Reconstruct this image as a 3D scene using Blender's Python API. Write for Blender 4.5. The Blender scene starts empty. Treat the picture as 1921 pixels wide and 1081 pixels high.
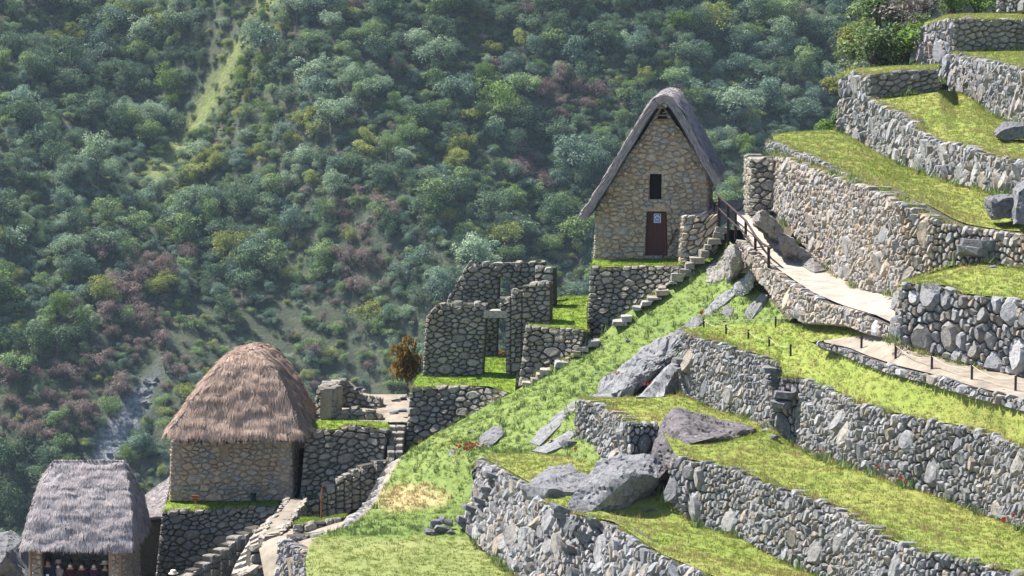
import bpy, bmesh, math, random
import numpy as np
from mathutils import Vector, Matrix, noise
random.seed(7); np.random.seed(7)
R = math.radians
scene = bpy.context.scene
col = scene.collection

# ---------------------------------------------------------------- camera, sky, sun, exposure
F = 5447.0; W, H = 1921.0, 1081.0
YH = -100.0
PITCH = math.atan((H / 2 - YH) / F)
cam_d = bpy.data.cameras.new('camera'); cam = bpy.data.objects.new('camera', cam_d); col.objects.link(cam)
cam_d.sensor_width = 36; cam_d.lens = 36 * F / W
cam_d.clip_start = 1; cam_d.clip_end = 6000
cam.location = (0, 0, 0); cam.rotation_euler = (R(90) - PITCH, 0, 0)
scene.camera = cam

SUN = Vector((-0.50, 0.26, 0.83)).normalized()
el = math.asin(SUN.z); az = math.atan2(SUN.x, SUN.y)
world = bpy.data.worlds.new('World'); scene.world = world; world.use_nodes = True
wn = world.node_tree.nodes; wl = world.node_tree.links
sky = wn.new('ShaderNodeTexSky'); sky.sky_type = 'NISHITA'; sky.sun_disc = False
sky.sun_elevation = el; sky.sun_rotation = az; sky.altitude = 2400
wn['Background'].inputs['Strength'].default_value = 0.10
wl.new(sky.outputs[0], wn['Background'].inputs['Color'])
sun_d = bpy.data.lights.new('sun', 'SUN'); sun_d.energy = 5.0; sun_d.angle = R(0.5); sun_d.color = (1.0, 0.965, 0.91)
sun = bpy.data.objects.new('sun', sun_d); col.objects.link(sun)
sun.rotation_euler = SUN.to_track_quat('Z', 'Y').to_euler()
scene.view_settings.view_transform = 'Standard'; scene.view_settings.look = 'None'
scene.view_settings.exposure = 1.42; scene.view_settings.gamma = 1; scene.view_settings.use_curve_mapping = False
scene.cycles.max_bounces = 6; scene.cycles.diffuse_bounces = 3; scene.cycles.transmission_bounces = 3
scene.cycles.volume_bounces = 0
scene.cycles.use_denoising = True

# ---------------------------------------------------------------- helpers
CP, SP = math.cos(PITCH), math.sin(PITCH)
def P(px, py, Y):
    rx = (px - W / 2) / F; ry = -(py - H / 2) / F
    d = Vector((rx, CP + ry * SP, -SP + ry * CP))
    return d * (Y / d.y)
def L(px, py, z):
    rx = (px - W / 2) / F; ry = -(py - H / 2) / F
    d = Vector((rx, CP + ry * SP, -SP + ry * CP))
    return d * (z / d.z)
def pix(v):
    x, y, z = v
    f = y * CP - z * SP; u = y * SP + z * CP
    return (W / 2 + F * x / f, H / 2 - F * u / f)

def tag(o, label=None, cat=None, group=None, kind=None):
    if label: o['label'] = label
    if cat: o['category'] = cat
    if group: o['group'] = group
    if kind: o['kind'] = kind
    return o
def empty(name, loc):
    o = bpy.data.objects.new(name, None); o.location = loc; o.empty_display_size = .2
    col.objects.link(o); return o
def mesh_obj(name, verts, faces, mat, parent=None, rnd=None, smooth=False, origin=None):
    """verts in world space; origin (world) becomes the object's location"""
    me = bpy.data.meshes.new(name)
    base = Vector(origin) if origin is not None else Vector((0, 0, 0))
    me.from_pydata([tuple(Vector(v) - base) for v in verts], [], faces)
    if mat is not None: me.materials.append(mat)
    if rnd is not None:
        a = me.attributes.new('rnd', 'FLOAT', 'FACE')
        if np.isscalar(rnd): rnd = np.full(len(me.polygons), rnd)
        a.data.foreach_set('value', np.asarray(rnd, dtype=np.float32))
    if smooth: me.polygons.foreach_set('use_smooth', [True] * len(me.polygons))
    me.update()
    o = bpy.data.objects.new(name, me); col.objects.link(o)
    o.location = base
    if parent is not None:
        o.parent = parent; o.location = base - world_loc(parent)
    return o
def world_loc(o):
    v = Vector(o.location)
    while o.parent: o = o.parent; v = v + Vector(o.location)
    return v
class MB:
    def __init__(s): s.v = []; s.f = []; s.r = []
    def add(s, vs, fs, r=0.5):
        b = len(s.v); s.v += [Vector(v) for v in vs]; s.f += [tuple(i + b for i in f) for f in fs]; s.r += [r] * len(fs)
    def box(s, c, ex, ey, ez, r=.5):
        c = Vector(c); ex, ey, ez = Vector(ex), Vector(ey), Vector(ez)
        vs = [c + a * ex + b * ey + d * ez for a in (-1, 1) for b in (-1, 1) for d in (-1, 1)]
        s.add(vs, [(0, 1, 3, 2), (4, 6, 7, 5), (0, 4, 5, 1), (2, 3, 7, 6), (0, 2, 6, 4), (1, 5, 7, 3)], r)
    def tube(s, pts, rad, n=8, r=.5, cap=True):
        pts = [Vector(p) for p in pts]
        if np.isscalar(rad): rad = [rad] * len(pts)
        rings = []
        for i, p in enumerate(pts):
            t = (pts[min(i + 1, len(pts) - 1)] - pts[max(i - 1, 0)]).normalized()
            a = t.cross(Vector((.3, .2, 1)) if abs(t.z) < .9 else Vector((1, .1, 0))).normalized(); b = t.cross(a)
            rings.append([p + (a * math.cos(2 * math.pi * k / n) + b * math.sin(2 * math.pi * k / n)) * rad[i] for k in range(n)])
        vs = [v for g in rings for v in g]; fs = []
        for i in range(len(pts) - 1):
            for k in range(n):
                fs.append((i * n + k, i * n + (k + 1) % n, (i + 1) * n + (k + 1) % n, (i + 1) * n + k))
        if cap: fs.append(tuple(range(n - 1, -1, -1))); fs.append(tuple(range((len(pts) - 1) * n, len(pts) * n)))
        s.add(vs, fs, r)
    def build(s, name, mat, parent=None, origin=None, smooth=False):
        return mesh_obj(name, s.v, s.f, mat, parent, s.r, smooth, origin)

# ---------------------------------------------------------------- materials
def new_mat(name):
    m = bpy.data.materials.new(name); m.use_nodes = True
    nt = m.node_tree; b = nt.nodes['Principled BSDF']
    return m, nt, b
def ramp(nt, stops, fac, interp='LINEAR'):
    r = nt.nodes.new('ShaderNodeValToRGB'); r.color_ramp.interpolation = interp
    e = r.color_ramp.elements
    while len(e) < len(stops): e.new(.5)
    for el_, (p, c) in zip(e, stops): el_.position = p; el_.color = (*c, 1)
    nt.links.new(fac, r.inputs[0]); return r.outputs[0]
def noise_n(nt, scale, detail=4, rough=.6, vec=None, stretch=None, coord='world'):
    n = nt.nodes.new('ShaderNodeTexNoise'); n.inputs['Scale'].default_value = scale
    n.inputs['Detail'].default_value = detail; n.inputs['Roughness'].default_value = rough
    if coord == 'world':
        g = nt.nodes.new('ShaderNodeNewGeometry'); v = g.outputs['Position']
    else:
        g = nt.nodes.new('ShaderNodeTexCoord'); v = g.outputs['Object']
    if stretch:
        mp = nt.nodes.new('ShaderNodeMapping'); mp.inputs['Scale'].default_value = stretch
        nt.links.new(v, mp.inputs[0]); v = mp.outputs[0]
    nt.links.new(v, n.inputs['Vector']); return n.outputs['Fac']
def mix(nt, a, b, fac, mode='MIX'):
    m = nt.nodes.new('ShaderNodeMix'); m.data_type = 'RGBA'; m.blend_type = mode
    if isinstance(fac, float): m.inputs[0].default_value = fac
    else: nt.links.new(fac, m.inputs[0])
    for k, x in ((6, a), (7, b)):
        if isinstance(x, tuple): m.inputs[k].default_value = (*x, 1)
        else: nt.links.new(x, m.inputs[k])
    return m.outputs[2]
def attr(nt, name):
    a = nt.nodes.new('ShaderNodeAttribute'); a.attribute_name = name; return a.outputs['Fac']
def bump(nt, b, h, strength, dist):
    n = nt.nodes.new('ShaderNodeBump'); n.inputs['Strength'].default_value = strength; n.inputs['Distance'].default_value = dist
    nt.links.new(h, n.inputs['Height']); nt.links.new(n.outputs[0], b.inputs['Normal'])
def contrast(nt, fac, lo, hi):
    m = nt.nodes.new('ShaderNodeMapRange'); m.inputs[1].default_value = lo; m.inputs[2].default_value = hi
    nt.links.new(fac, m.inputs[0]); return m.outputs[0]

def stone_mat(name, pal, lichen=(.5, .5, .49), dark=(.07, .07, .07), lich=.62, rough=.9):
    m, nt, b = new_mat(name)
    base = ramp(nt, [(i / max(1, len(pal) - 1), c) for i, c in enumerate(pal)], attr(nt, 'rnd'))
    n1 = noise_n(nt, 9, 6, .7)
    c = mix(nt, base, dark, contrast(nt, n1, .62, .30), 'MIX') if False else base
    sh = ramp(nt, [(.3, (.45, .45, .46)), (.5, (.95, .95, .95)), (.7, (1.3, 1.28, 1.25))], n1)
    c = mix(nt, c, sh, 1.0, 'MULTIPLY')
    n2 = noise_n(nt, 4.3, 5, .65)
    c = mix(nt, c, lichen, contrast(nt, n2, lich, lich + .12))
    n4 = noise_n(nt, 2.1, 5, .7)
    c = mix(nt, c, dark, contrast(nt, n4, .60, .72))
    nt.links.new(c, b.inputs['Base Color']); b.inputs['Roughness'].default_value = rough
    b.inputs['Specular IOR Level'].default_value = .25
    n3 = noise_n(nt, 16, 8, .75); bump(nt, b, n3, .9, .05)
    return m
def plain_mat(name, c1, c2, scale=8, rough=.85, bs=.4, bd=.02, stretch=None, detail=5, spec=.25):
    m, nt, b = new_mat(name)
    n = noise_n(nt, scale, detail, .65, stretch=stretch)
    nt.links.new(ramp(nt, [(.32, c1), (.68, c2)], n), b.inputs['Base Color'])
    b.inputs['Roughness'].default_value = rough; b.inputs['Specular IOR Level'].default_value = spec
    if bs: bump(nt, b, n, bs, bd)
    return m
def rnd_mat(name, pal, rough=.85, transl=0.0, scale=None):
    """colour by the per-piece attribute; optional translucency for leaves and blades"""
    m, nt, b = new_mat(name)
    c = ramp(nt, [(i / max(1, len(pal) - 1), k) for i, k in enumerate(pal)], attr(nt, 'rnd'))
    if scale:
        n = noise_n(nt, scale, 4, .6)
        c = mix(nt, c, ramp(nt, [(.3, (.6, .6, .6)), (.7, (1.25, 1.25, 1.25))], n), 1.0, 'MULTIPLY')
    nt.links.new(c, b.inputs['Base Color']); b.inputs['Roughness'].default_value = rough
    b.inputs['Specular IOR Level'].default_value = .2
    if transl:
        t = nt.nodes.new('ShaderNodeBsdfTranslucent'); nt.links.new(c, t.inputs[0])
        mx = nt.nodes.new('ShaderNodeMixShader'); mx.inputs[0].default_value = transl
        nt.links.new(b.outputs[0], mx.inputs[1]); nt.links.new(t.outputs[0], mx.inputs[2])
        nt.links.new(mx.outputs[0], nt.nodes['Material Output'].inputs['Surface'])
    return m
M = {}
M['terrace'] = stone_mat('terrace_stone', [(.14, .138, .14), (.22, .217, .22), (.30, .295, .295), (.18, .172, .165), (.36, .352, .35), (.30, .245, .185), (.26, .257, .26), (.22, .19, .155), (.33, .325, .33)], lichen=(.46, .455, .44))
M['terrace_warm'] = stone_mat('warm_terrace_stone', [(.21, .19, .165), (.34, .29, .235), (.29, .28, .27), (.42, .34, .25), (.37, .355, .34), (.25, .22, .18), (.41, .31, .21)], lichen=(.48, .465, .44))
M['ruin'] = stone_mat('grey_field_stone', [(.165, .15, .12), (.26, .235, .19), (.21, .195, .165), (.33, .30, .25), (.28, .24, .18), (.20, .19, .175)], lichen=(.40, .38, .34), lich=.66)
M['house'] = stone_mat('tan_house_stone', [(.36, .265, .18), (.47, .36, .255), (.41, .345, .275), (.30, .285, .27), (.50, .395, .285), (.40, .29, .20), (.42, .37, .31)], lichen=(.48, .44, .38), lich=.68, dark=(.13, .11, .09))
M['core'] = plain_mat('earth_joint', (.045, .038, .03), (.10, .088, .072), 12, .95, .6, .03)
M['clay'] = plain_mat('clay_mortar', (.23, .175, .125), (.33, .26, .19), 10, .95, .5, .02)
M['rock'] = stone_mat('granite_boulder', [(.13, .127, .13), (.19, .186, .19)], lichen=(.42, .42, .42), lich=.61)
M['rock_dark'] = stone_mat('purple_grey_boulder', [(.135, .118, .12), (.18, .158, .16)], lichen=(.36, .35, .355), lich=.63)
M['rock_warm'] = stone_mat('weathered_bedrock', [(.20, .18, .165), (.27, .245, .225)], lichen=(.42, .40, .38), lich=.62)
M['rock_pale'] = stone_mat('pale_bedrock', [(.19, .187, .187), (.25, .246, .246)], lichen=(.42, .42, .41), lich=.60)
M['sand'] = plain_mat('pale_sand', (.22, .19, .155), (.38, .335, .28), 1.6, .95, .7, .05, None, 9)
M['dirt'] = plain_mat('brown_dirt', (.16, .132, .10), (.31, .26, .205), 1.8, .95, .7, .05, None, 9)
M['soil'] = plain_mat('dark_soil', (.05, .045, .03), (.11, .095, .06), 3, .95, .5, .04)
M['wood'] = plain_mat('rail_timber', (.025, .012, .013), (.045, .024, .024), 20, .6, .3, .005, (8, 8, 1))
M['plank'] = plain_mat('weathered_plank', (.38, .32, .26), (.50, .43, .35), 9, .85, .3, .01, (6, 1, 1))
M['door'] = plain_mat('red_brown_door', (.05, .014, .012), (.10, .03, .022), 14, .6, .3, .005, (10, 10, 1))
M['pole'] = plain_mat('bare_pole', (.16, .11, .07), (.27, .20, .13), 14, .8, .4, .01, (6, 6, 1))
M['black'] = plain_mat('post_metal', (.012, .011, .011), (.03, .027, .027), 20, .5, 0)
M['rope'] = plain_mat('rope_fibre', (.42, .34, .24), (.55, .46, .34), 30, .9, 0)
M['thatch'] = rnd_mat('grey_thatch', [(.18, .153, .148), (.29, .25, .245), (.39, .345, .34), (.24, .205, .20), (.47, .425, .42)], .9)
M['thatch_red'] = rnd_mat('brown_thatch', [(.17, .108, .078), (.29, .20, .152), (.41, .30, .235), (.24, .158, .118), (.50, .385, .315)], .9)
M['under'] = plain_mat('thatch_underlayer', (.08, .066, .06), (.17, .145, .135), 14, .95, .6, .03, (1, 1, 5))
M['under_red'] = plain_mat('brown_thatch_underlayer', (.09, .06, .045), (.18, .125, .10), 14, .95, .6, .03, (1, 1, 5))
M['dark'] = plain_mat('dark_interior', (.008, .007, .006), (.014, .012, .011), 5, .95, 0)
M['flower'] = rnd_mat('red_petals', [(.55, .03, .02), (.72, .10, .05)], .6)

def lawn_mat(name, ca, cb, cc, cd, dry=None):
    m, nt, b = new_mat(name)
    n1 = noise_n(nt, .22, 3, .6); n2 = noise_n(nt, 1.6, 5, .7); n3 = noise_n(nt, 14, 4, .7)
    c = mix(nt, ca, cb, contrast(nt, n1, .40, .62))
    c = mix(nt, c, cc, contrast(nt, n2, .55, .75))
    n5 = noise_n(nt, .5, 4, .6)
    c = mix(nt, c, cd, contrast(nt, n5, .66, .78))
    if dry: c = mix(nt, c, dry, attr(nt, 'dry'))
    sh = ramp(nt, [(.3, (.8, .82, .78)), (.7, (1.12, 1.12, 1.12))], n3)
    c = mix(nt, c, sh, 1.0, 'MULTIPLY')
    nt.links.new(c, b.inputs['Base Color']); b.inputs['Roughness'].default_value = .95
    b.inputs['Specular IOR Level'].default_value = .1
    bump(nt, b, n3, .8, .06)
    return m
M['lawn'] = lawn_mat('terrace_lawn', (.195, .235, .052), (.25, .25, .068), (.15, .205, .046), (.35, .295, .145))
M['lawn_green'] = lawn_mat('green_lawn', (.15, .225, .03), (.18, .235, .035), (.12, .19, .03), (.20, .225, .045))
M['slope'] = lawn_mat('slope_turf', (.145, .20, .055), (.185, .225, .068), (.115, .16, .046), (.25, .235, .115), (.42, .32, .17))

# ---------------------------------------------------------------- stone walls
GROUND_PTS = []
def interp(poly, x):
    if x <= poly[0][0]:
        (x0, y0), (x1, y1) = poly[0], poly[1]
    elif x >= poly[-1][0]:
        (x0, y0), (x1, y1) = poly[-2], poly[-1]
        if x1 == x0: return y1
    else:
        for i in range(len(poly) - 1):
            if poly[i][0] <= x <= poly[i + 1][0]:
                (x0, y0), (x1, y1) = poly[i], poly[i + 1]; break
    return y0 + (y1 - y0) * (x - x0) / (x1 - x0) if x1 != x0 else y1

def clip(poly, a, b, c):
    """keep a*x+b*y<=c"""
    out = []; n = len(poly)
    for i in range(n):
        p, q = poly[i], poly[(i + 1) % n]
        dp = a * p[0] + b * p[1] - c; dq = a * q[0] + b * q[1] - c
        if dp <= 0: out.append(p)
        if dp * dq < 0:
            t = dp / (dp - dq); out.append((p[0] + (q[0] - p[0]) * t, p[1] + (q[1] - p[1]) * t))
    return out

STYLE = {
    # ax, ay: cell stretch; large (r, n per m2); mid (r, n per m2); small min distance; bulge; gap; corner cut
    'rubble': dict(ax=.86, ay=1.22, large=(.31, .28), mid=(.16, 1.3), small=.076, bulge=.085, gap=.019, cut=.24, tilt=.26),
    'big':    dict(ax=.86, ay=1.20, large=(.40, .60), mid=(.22, 1.6), small=.095, bulge=.10, gap=.020, cut=.17, tilt=.28),
    'slab':   dict(ax=.76, ay=1.40, large=(.36, .50), mid=(.19, 1.6), small=.088, bulge=.11, gap=.019, cut=.20, tilt=.28),
    'coursed': dict(ax=1.36, ay=.82, large=(.225, .25), mid=(.15, 2.2), small=.098, bulge=.05, gap=.011, cut=.17, tilt=.14),
    'house':  dict(ax=1.36, ay=.80, large=(.19, .4), mid=(.13, 2.5), small=.084, bulge=.022, gap=.006, cut=.13, tilt=.10),
}
class Face:
    def __init__(s, tops, bots, level=False):
        s.level = level
        s.T = tops; s.B = bots; n = len(tops)
        s.cs = [0.0]
        for i in range(n - 1):
            s.cs.append(s.cs[-1] + (((tops[i + 1] + bots[i + 1]) - (tops[i] + bots[i])) / 2).xy.length + 1e-4)
        s.hs = [(t - b).length for t, b in zip(tops, bots)]
        s.Lg = s.cs[-1]; s.hmax = max(s.hs)
        s.n = []
        for i in range(n - 1):
            tg = (tops[i + 1] + bots[i + 1] - tops[i] - bots[i]); tg.z = 0
            if tg.length < 1e-4: tg = Vector((1, 0, 0))
            up = (tops[i] - bots[i] + tops[i + 1] - bots[i + 1]).normalized()
            nn = tg.normalized().cross(up).normalized()
            if nn.z < -.05: nn.z = -.05; nn.normalize()
            s.n.append(nn)
    def seg(s, x):
        for i in range(len(s.cs) - 1):
            if x <= s.cs[i + 1]: break
        f = (x - s.cs[i]) / (s.cs[i + 1] - s.cs[i]); return i, f
    def h(s, x):
        i, f = s.seg(x); return s.hs[i] + (s.hs[i + 1] - s.hs[i]) * min(1, max(0, f))
    def lo(s, x): return s.hmax - s.h(x) if s.level else 0.0
    def hi(s, x): return s.hmax if s.level else s.h(x)
    def pt(s, x, t, d=0.0):
        i, f = s.seg(x)
        T = s.T[i].lerp(s.T[i + 1], f); B = s.B[i].lerp(s.B[i + 1], f)
        hh = s.hs[i] + (s.hs[i + 1] - s.hs[i]) * f
        if s.level: return T + (B - T) * ((s.hmax - t) / max(hh, .05)) + s.n[i] * d
        return B + (T - B) * (t / max(hh, .05)) + s.n[i] * d

def make_stones(face, style, holes, rng, thick=.32, topthick=.48, size=1.0):
    st = STYLE[style]; ax, ay = st['ax'], st['ay']
    Lg = face.Lg; hmax = max(face.hs)
    area = sum((face.hs[i] + face.hs[i + 1]) / 2 * (face.cs[i + 1] - face.cs[i]) for i in range(len(face.cs) - 1))
    seeds = []; grid = {}
    rmax = st['large'][0] * size
    def inside(x, t):
        if not (0 < x < Lg and face.lo(x) < t < face.hi(x)): return False
        for hp in holes:
            if all((q[0] - p[0]) * (t - p[1]) - (q[1] - p[1]) * (x - p[0]) >= 0 for p, q in zip(hp, hp[1:] + hp[:1])): return False
        return True
    def near_ok(u, v, r):
        gi, gj = int(u / rmax), int(v / rmax)
        for i in range(gi - 2, gi + 3):
            for j in range(gj - 2, gj + 3):
                for (a, b, rr) in grid.get((i, j), ()):
                    if (a - u) ** 2 + (b - v) ** 2 < (r + rr) ** 2: return False
        return True
    def throw(r0, n, tries, lowbias=False):
        got = 0
        for _ in range(tries):
            if got >= n: break
            x = rng.random() * Lg; t = rng.random() * hmax
            if lowbias: t *= rng.random() ** .5
            if not inside(x, t): continue
            r = r0 * rng.uniform(.8, 1.15)
            u, v = x / ax, t / ay
            if near_ok(u, v, r):
                grid.setdefault((int(u / rmax), int(v / rmax)), []).append((u, v, r)); seeds.append((u, v, r)); got += 1
    throw(st['large'][0] * size, max(0, area * st['large'][1] / size ** 2), int(area * 6) + 10, True)
    throw(st['mid'][0] * size, area * st['mid'][1] / size ** 2, int(area * 30) + 20)
    throw(st['small'] * size, 1e9, int(area * 5.0 / (st['small'] * size) ** 2))
    if not seeds: return []
    S = np.array(seeds); out = []
    for k in range(len(S)):
        u, v, r = seeds[k]; x, t = u * ax, v * ay
        d2 = (S[:, 0] - u) ** 2 + (S[:, 1] - v) ** 2
        nb = np.argsort(d2)[1:22]
        Rr = r * 3.2 + .05
        poly = [(u - Rr, v - Rr), (u + Rr, v - Rr), (u + Rr, v + Rr), (u - Rr, v + Rr)]
        for j in nb:
            a, b = S[j, 0] - u, S[j, 1] - v
            # power bisector
            c = a * u + b * v + (d2[j] + r * r - S[j, 2] ** 2) / 2
            poly = clip(poly, a, b, c)
            if len(poly) < 3: break
        if len(poly) < 3: continue
        poly = [(p[0] * ax, p[1] * ay) for p in poly]
        poly = clip(poly, -1, 0, 0); poly = clip(poly, 1, 0, Lg)
        i, f = face.seg(x)
        x0, x1, h0, h1 = face.cs[i], face.cs[i + 1], face.hs[i], face.hs[i + 1]
        sl = (h1 - h0) / (x1 - x0)
        if face.level:
            poly = clip(poly, 0, 1, face.hmax)
            l0 = face.hmax - h0   # foot line t = l0 - sl*(x-x0)
            if abs(sl) < 6: poly = clip(poly, -sl, -1, -(l0 + sl * x0)) if len(poly) > 2 else poly
        else:
            poly = clip(poly, 0, -1, 0.0)
            if abs(sl) < 6 and len(poly) > 2: poly = clip(poly, -sl, 1, h0 - sl * x0)
        for hp in holes:
            best = None
            for p, q in zip(hp, hp[1:] + hp[:1]):
                ex, ey = q[0] - p[0], q[1] - p[1]; l = math.hypot(ex, ey) or 1
                nx, ny = ey / l, -ex / l
                dd = (x - p[0]) * nx + (t - p[1]) * ny
                if best is None or dd > best[0]: best = (dd, nx, ny, p)
            if best[0] > 0 and len(poly) > 2:
                _, nx, ny, p = best; poly = clip(poly, -nx, -ny, -(nx * p[0] + ny * p[1]))
        if len(poly) < 3: continue
        A = 0; cx = cy = 0
        for p, q in zip(poly, poly[1:] + poly[:1]):
            w = p[0] * q[1] - q[0] * p[1]; A += w; cx += (p[0] + q[0]) * w; cy += (p[1] + q[1]) * w
        A /= 2
        if A < .003 * size: continue
        cx /= 6 * A; cy /= 6 * A
        top = (face.hi(min(max(cx, 0), Lg)) - cy) < 1.3 * math.sqrt(A)
        # drop near-duplicate corners, cut corners
        q = []
        for p in poly:
            if not q or math.hypot(p[0] - q[-1][0], p[1] - q[-1][1]) > .025: q.append(p)
        if len(q) > 2 and math.hypot(q[0][0] - q[-1][0], q[0][1] - q[-1][1]) < .025: q.pop()
        if len(q) < 3: continue
        poly = q
        if len(poly) <= 6 or A > .12:
            q = []
            for p0, p1 in zip(poly, poly[1:] + poly[:1]):
                cc = st['cut'] * rng.uniform(.7, 1.2)
                q.append((p0[0] + (p1[0] - p0[0]) * cc, p0[1] + (p1[1] - p0[1]) * cc))
                q.append((p1[0] - (p1[0] - p0[0]) * cc, p1[1] - (p1[1] - p0[1]) * cc))
            poly = q
        rad = math.sqrt(A / math.pi)
        g = max(.80, 1 - st['gap'] / rad)
        bl = st['bulge'] * rng.uniform(.1, 1.0) * min(1.4, rad / .15)
        tx, ty = rng.gauss(0, st['tilt']), rng.gauss(0, st['tilt'])
        inn = rng.uniform(.60, .78)
        n = len(poly); vs = []
        rz = rng.uniform(-.10, .09) if top else 0
        th = topthick * rng.uniform(.55, 1.15) if top else thick
        for (a, b) in poly:   # front ring
            da, db = (a - cx) * inn * g, (b - cy) * inn * g
            vs.append(face.pt(cx + da, cy + db, max(-.02, bl + da * tx + db * ty + rng.uniform(-.012, .012))))
        for (a, b) in poly:   # outer ring
            da, db = (a - cx) * g, (b - cy) * g
            vs.append(face.pt(cx + da, cy + db + (rz if db > 0 else 0), -.045 + rng.uniform(-.02, .015)))
        for (a, b) in poly:   # back ring
            da, db = (a - cx) * g, (b - cy) * g
            vs.append(face.pt(cx + da, cy + db + (rz if db > 0 else 0), -th))
        fs = [tuple(range(n))]
        for k2 in range(n):
            k3 = (k2 + 1) % n
            fs.append((n + k2, n + k3, k3, k2)); fs.append((2 * n + k2, 2 * n + k3, n + k3, n + k2))
        out.append((A, vs, fs, rng.random()))
    return out

def core_prism(mb, face, front, back, drop=.07):
    n = len(face.T)
    vs = []
    for i in range(n):
        nn = face.n[min(i, n - 2)] if i == 0 else (face.n[max(0, i - 1)] + face.n[min(i, n - 2)]).normalized()
        hz = Vector((nn.x, nn.y, 0)).normalized()
        up = (face.T[i] - face.B[i]).normalized()
        vs += [face.B[i] - nn * front, face.T[i] - nn * front - up * drop, face.T[i] - hz * back - up * drop, face.B[i] - hz * back]
    fs = []
    for i in range(n - 1):
        a, b = i * 4, (i + 1) * 4
        for k in range(4):
            k2 = (k + 1) % 4
            fs.append((a + k, b + k, b + k2, a + k2))
    fs += [(3, 2, 1, 0), tuple((n - 1) * 4 + k for k in range(4))]
    mb.add(vs, fs)

def px_face(tops, base, shift=6, dY=.22, level=False):
    """tops: list of 3-D points or (px,py,Y); base: pixel polyline of the foot of the wall"""
    T = [t if isinstance(t, Vector) else P(*t) for t in tops]
    B = []
    for t in T:
        px, py = pix(t); bx = px - shift; by = interp(base, bx)
        by = max(by, py + 4)
        B.append(P(bx, by, t.y - dY))
    return Face(T, B, level)
def hole_st(face, poly):
    """pixel polygon -> (s,t) polygon, anticlockwise"""
    out = []
    mids = [pix((t + b) / 2)[0] for t, b in zip(face.T, face.B)]
    for (px, py) in poly:
        i = 0
        while i < len(mids) - 2 and px > mids[i + 1]: i += 1
        f = (px - mids[i]) / (mids[i + 1] - mids[i])
        s_ = face.cs[i] + f * (face.cs[i + 1] - face.cs[i])
        t = face.T[i].lerp(face.T[i + 1], f); b = face.B[i].lerp(face.B[i + 1], f)
        ty, by = pix(t)[1], pix(b)[1]
        out.append((s_, (by - py) / (by - ty) * (t - b).length))
    A = sum(p[0] * q[1] - q[0] * p[1] for p, q in zip(out, out[1:] + out[:1]))
    return out if A > 0 else out[::-1]

WALLS = {}
def stone_wall(key, name, label, faces, style, mat, cat='wall', group=None, seed=1, holes=None, back=.6, limit=300,
               thick=.32, topthick=.48, size=1.0, core=None, root=None, corename='rubble_core', cfront=.15):
    rng = random.Random(seed)
    c = sum((b for f in faces for b in f.B), Vector()) / sum(len(f.B) for f in faces)
    c.z = min(b.z for f in faces for b in f.B)
    r = root or tag(empty(name, c), label, cat, group)
    holes = holes or {}
    mb = MB(); st = []
    for i, f in enumerate(faces):
        if not holes.get(i): core_prism(mb, f, cfront, back)
        st += make_stones(f, style, holes.get(i, []), rng, thick, topthick, size)
    if mb.v: mb.build(corename, core or M['core'], r, c)
    st.sort(key=lambda s: -s[0])
    for (A, vs, fs, rn) in st[:limit]:
        ctr = sum(vs, Vector()) / len(vs)
        mesh_obj('stone', vs, fs, M[mat], r, rn, False, ctr)
    if len(st) > limit:
        mb = MB()
        for (A, vs, fs, rn) in st[limit:]: mb.add(vs, fs, rn)
        o = mb.build('small_stones', M[mat], r, c); o['kind'] = 'stuff'
    WALLS[key] = faces
    for f in faces:
        GROUND_PTS.extend(f.B)
    return r, len(st)

EDGES = []
def topline(key, inset=.22, dz=-.03, fi=0, rng_=None):
    f = WALLS[key][fi]; out = []
    if key not in ('curb', 'WP'): EDGES.append(f)
    n = len(f.T)
    for i in range(n):
        nn = (f.n[max(0, i - 1)] + f.n[min(i, n - 2)]); hz = Vector((nn.x, nn.y, 0)).normalized()
        out.append(f.T[i] - hz * inset + Vector((0, 0, dz)))
    return out
def baseline(key, fi=0, inset=.15, dz=.0):
    f = WALLS[key][fi]; out = []; n = len(f.T)
    for i in range(n):
        nn = (f.n[max(0, i - 1)] + f.n[min(i, n - 2)]); hz = Vector((nn.x, nn.y, 0)).normalized()
        out.append(f.B[i] - hz * inset + Vector((0, 0, dz)))
    return out

# ---------------------------------------------------------------- sheets
SHEETVF = []; _bvh = []
def G(px, py, Y=95.0):
    """the point of the ground sheets seen at a pixel"""
    if not _bvh:
        from mathutils.bvhtree import BVHTree
        V = []; Fs = []
        for vs, fs in SHEETVF:
            b = len(V); V += vs; Fs += [tuple(i + b for i in f) for f in fs]
        _bvh.append(BVHTree.FromPolygons(V, Fs))
    hit = _bvh[0].ray_cast(Vector((0, 0, 0)), P(px, py, 1.0).normalized())
    return hit[0] if hit[0] is not None and hit[0].y < 200 else P(px, py, Y)
BARE = []
LAWNS = []      # (verts, faces, density, palette)
def resample(pl, n):
    pl = [Vector(p) for p in pl]
    d = [0]
    for a, b in zip(pl, pl[1:]): d.append(d[-1] + (b - a).length)
    out = []
    for k in range(n):
        t = d[-1] * k / (n - 1); i = 0
        while i < len(d) - 2 and t > d[i + 1]: i += 1
        f = (t - d[i]) / max(1e-6, d[i + 1] - d[i]); out.append(pl[i].lerp(pl[i + 1], f))
    return out
def resample_px(pl, n):
    pl = [Vector(p) for p in pl]
    xs = [pix(p)[0] for p in pl]
    for i in range(1, len(xs)): xs[i] = max(xs[i], xs[i - 1] + .01)
    out = []
    for k in range(n):
        t = xs[0] + (xs[-1] - xs[0]) * k / (n - 1); i = 0
        while i < len(xs) - 2 and t > xs[i + 1]: i += 1
        f = (t - xs[i]) / (xs[i + 1] - xs[i]); out.append(pl[i].lerp(pl[i + 1], f))
    return out
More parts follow.
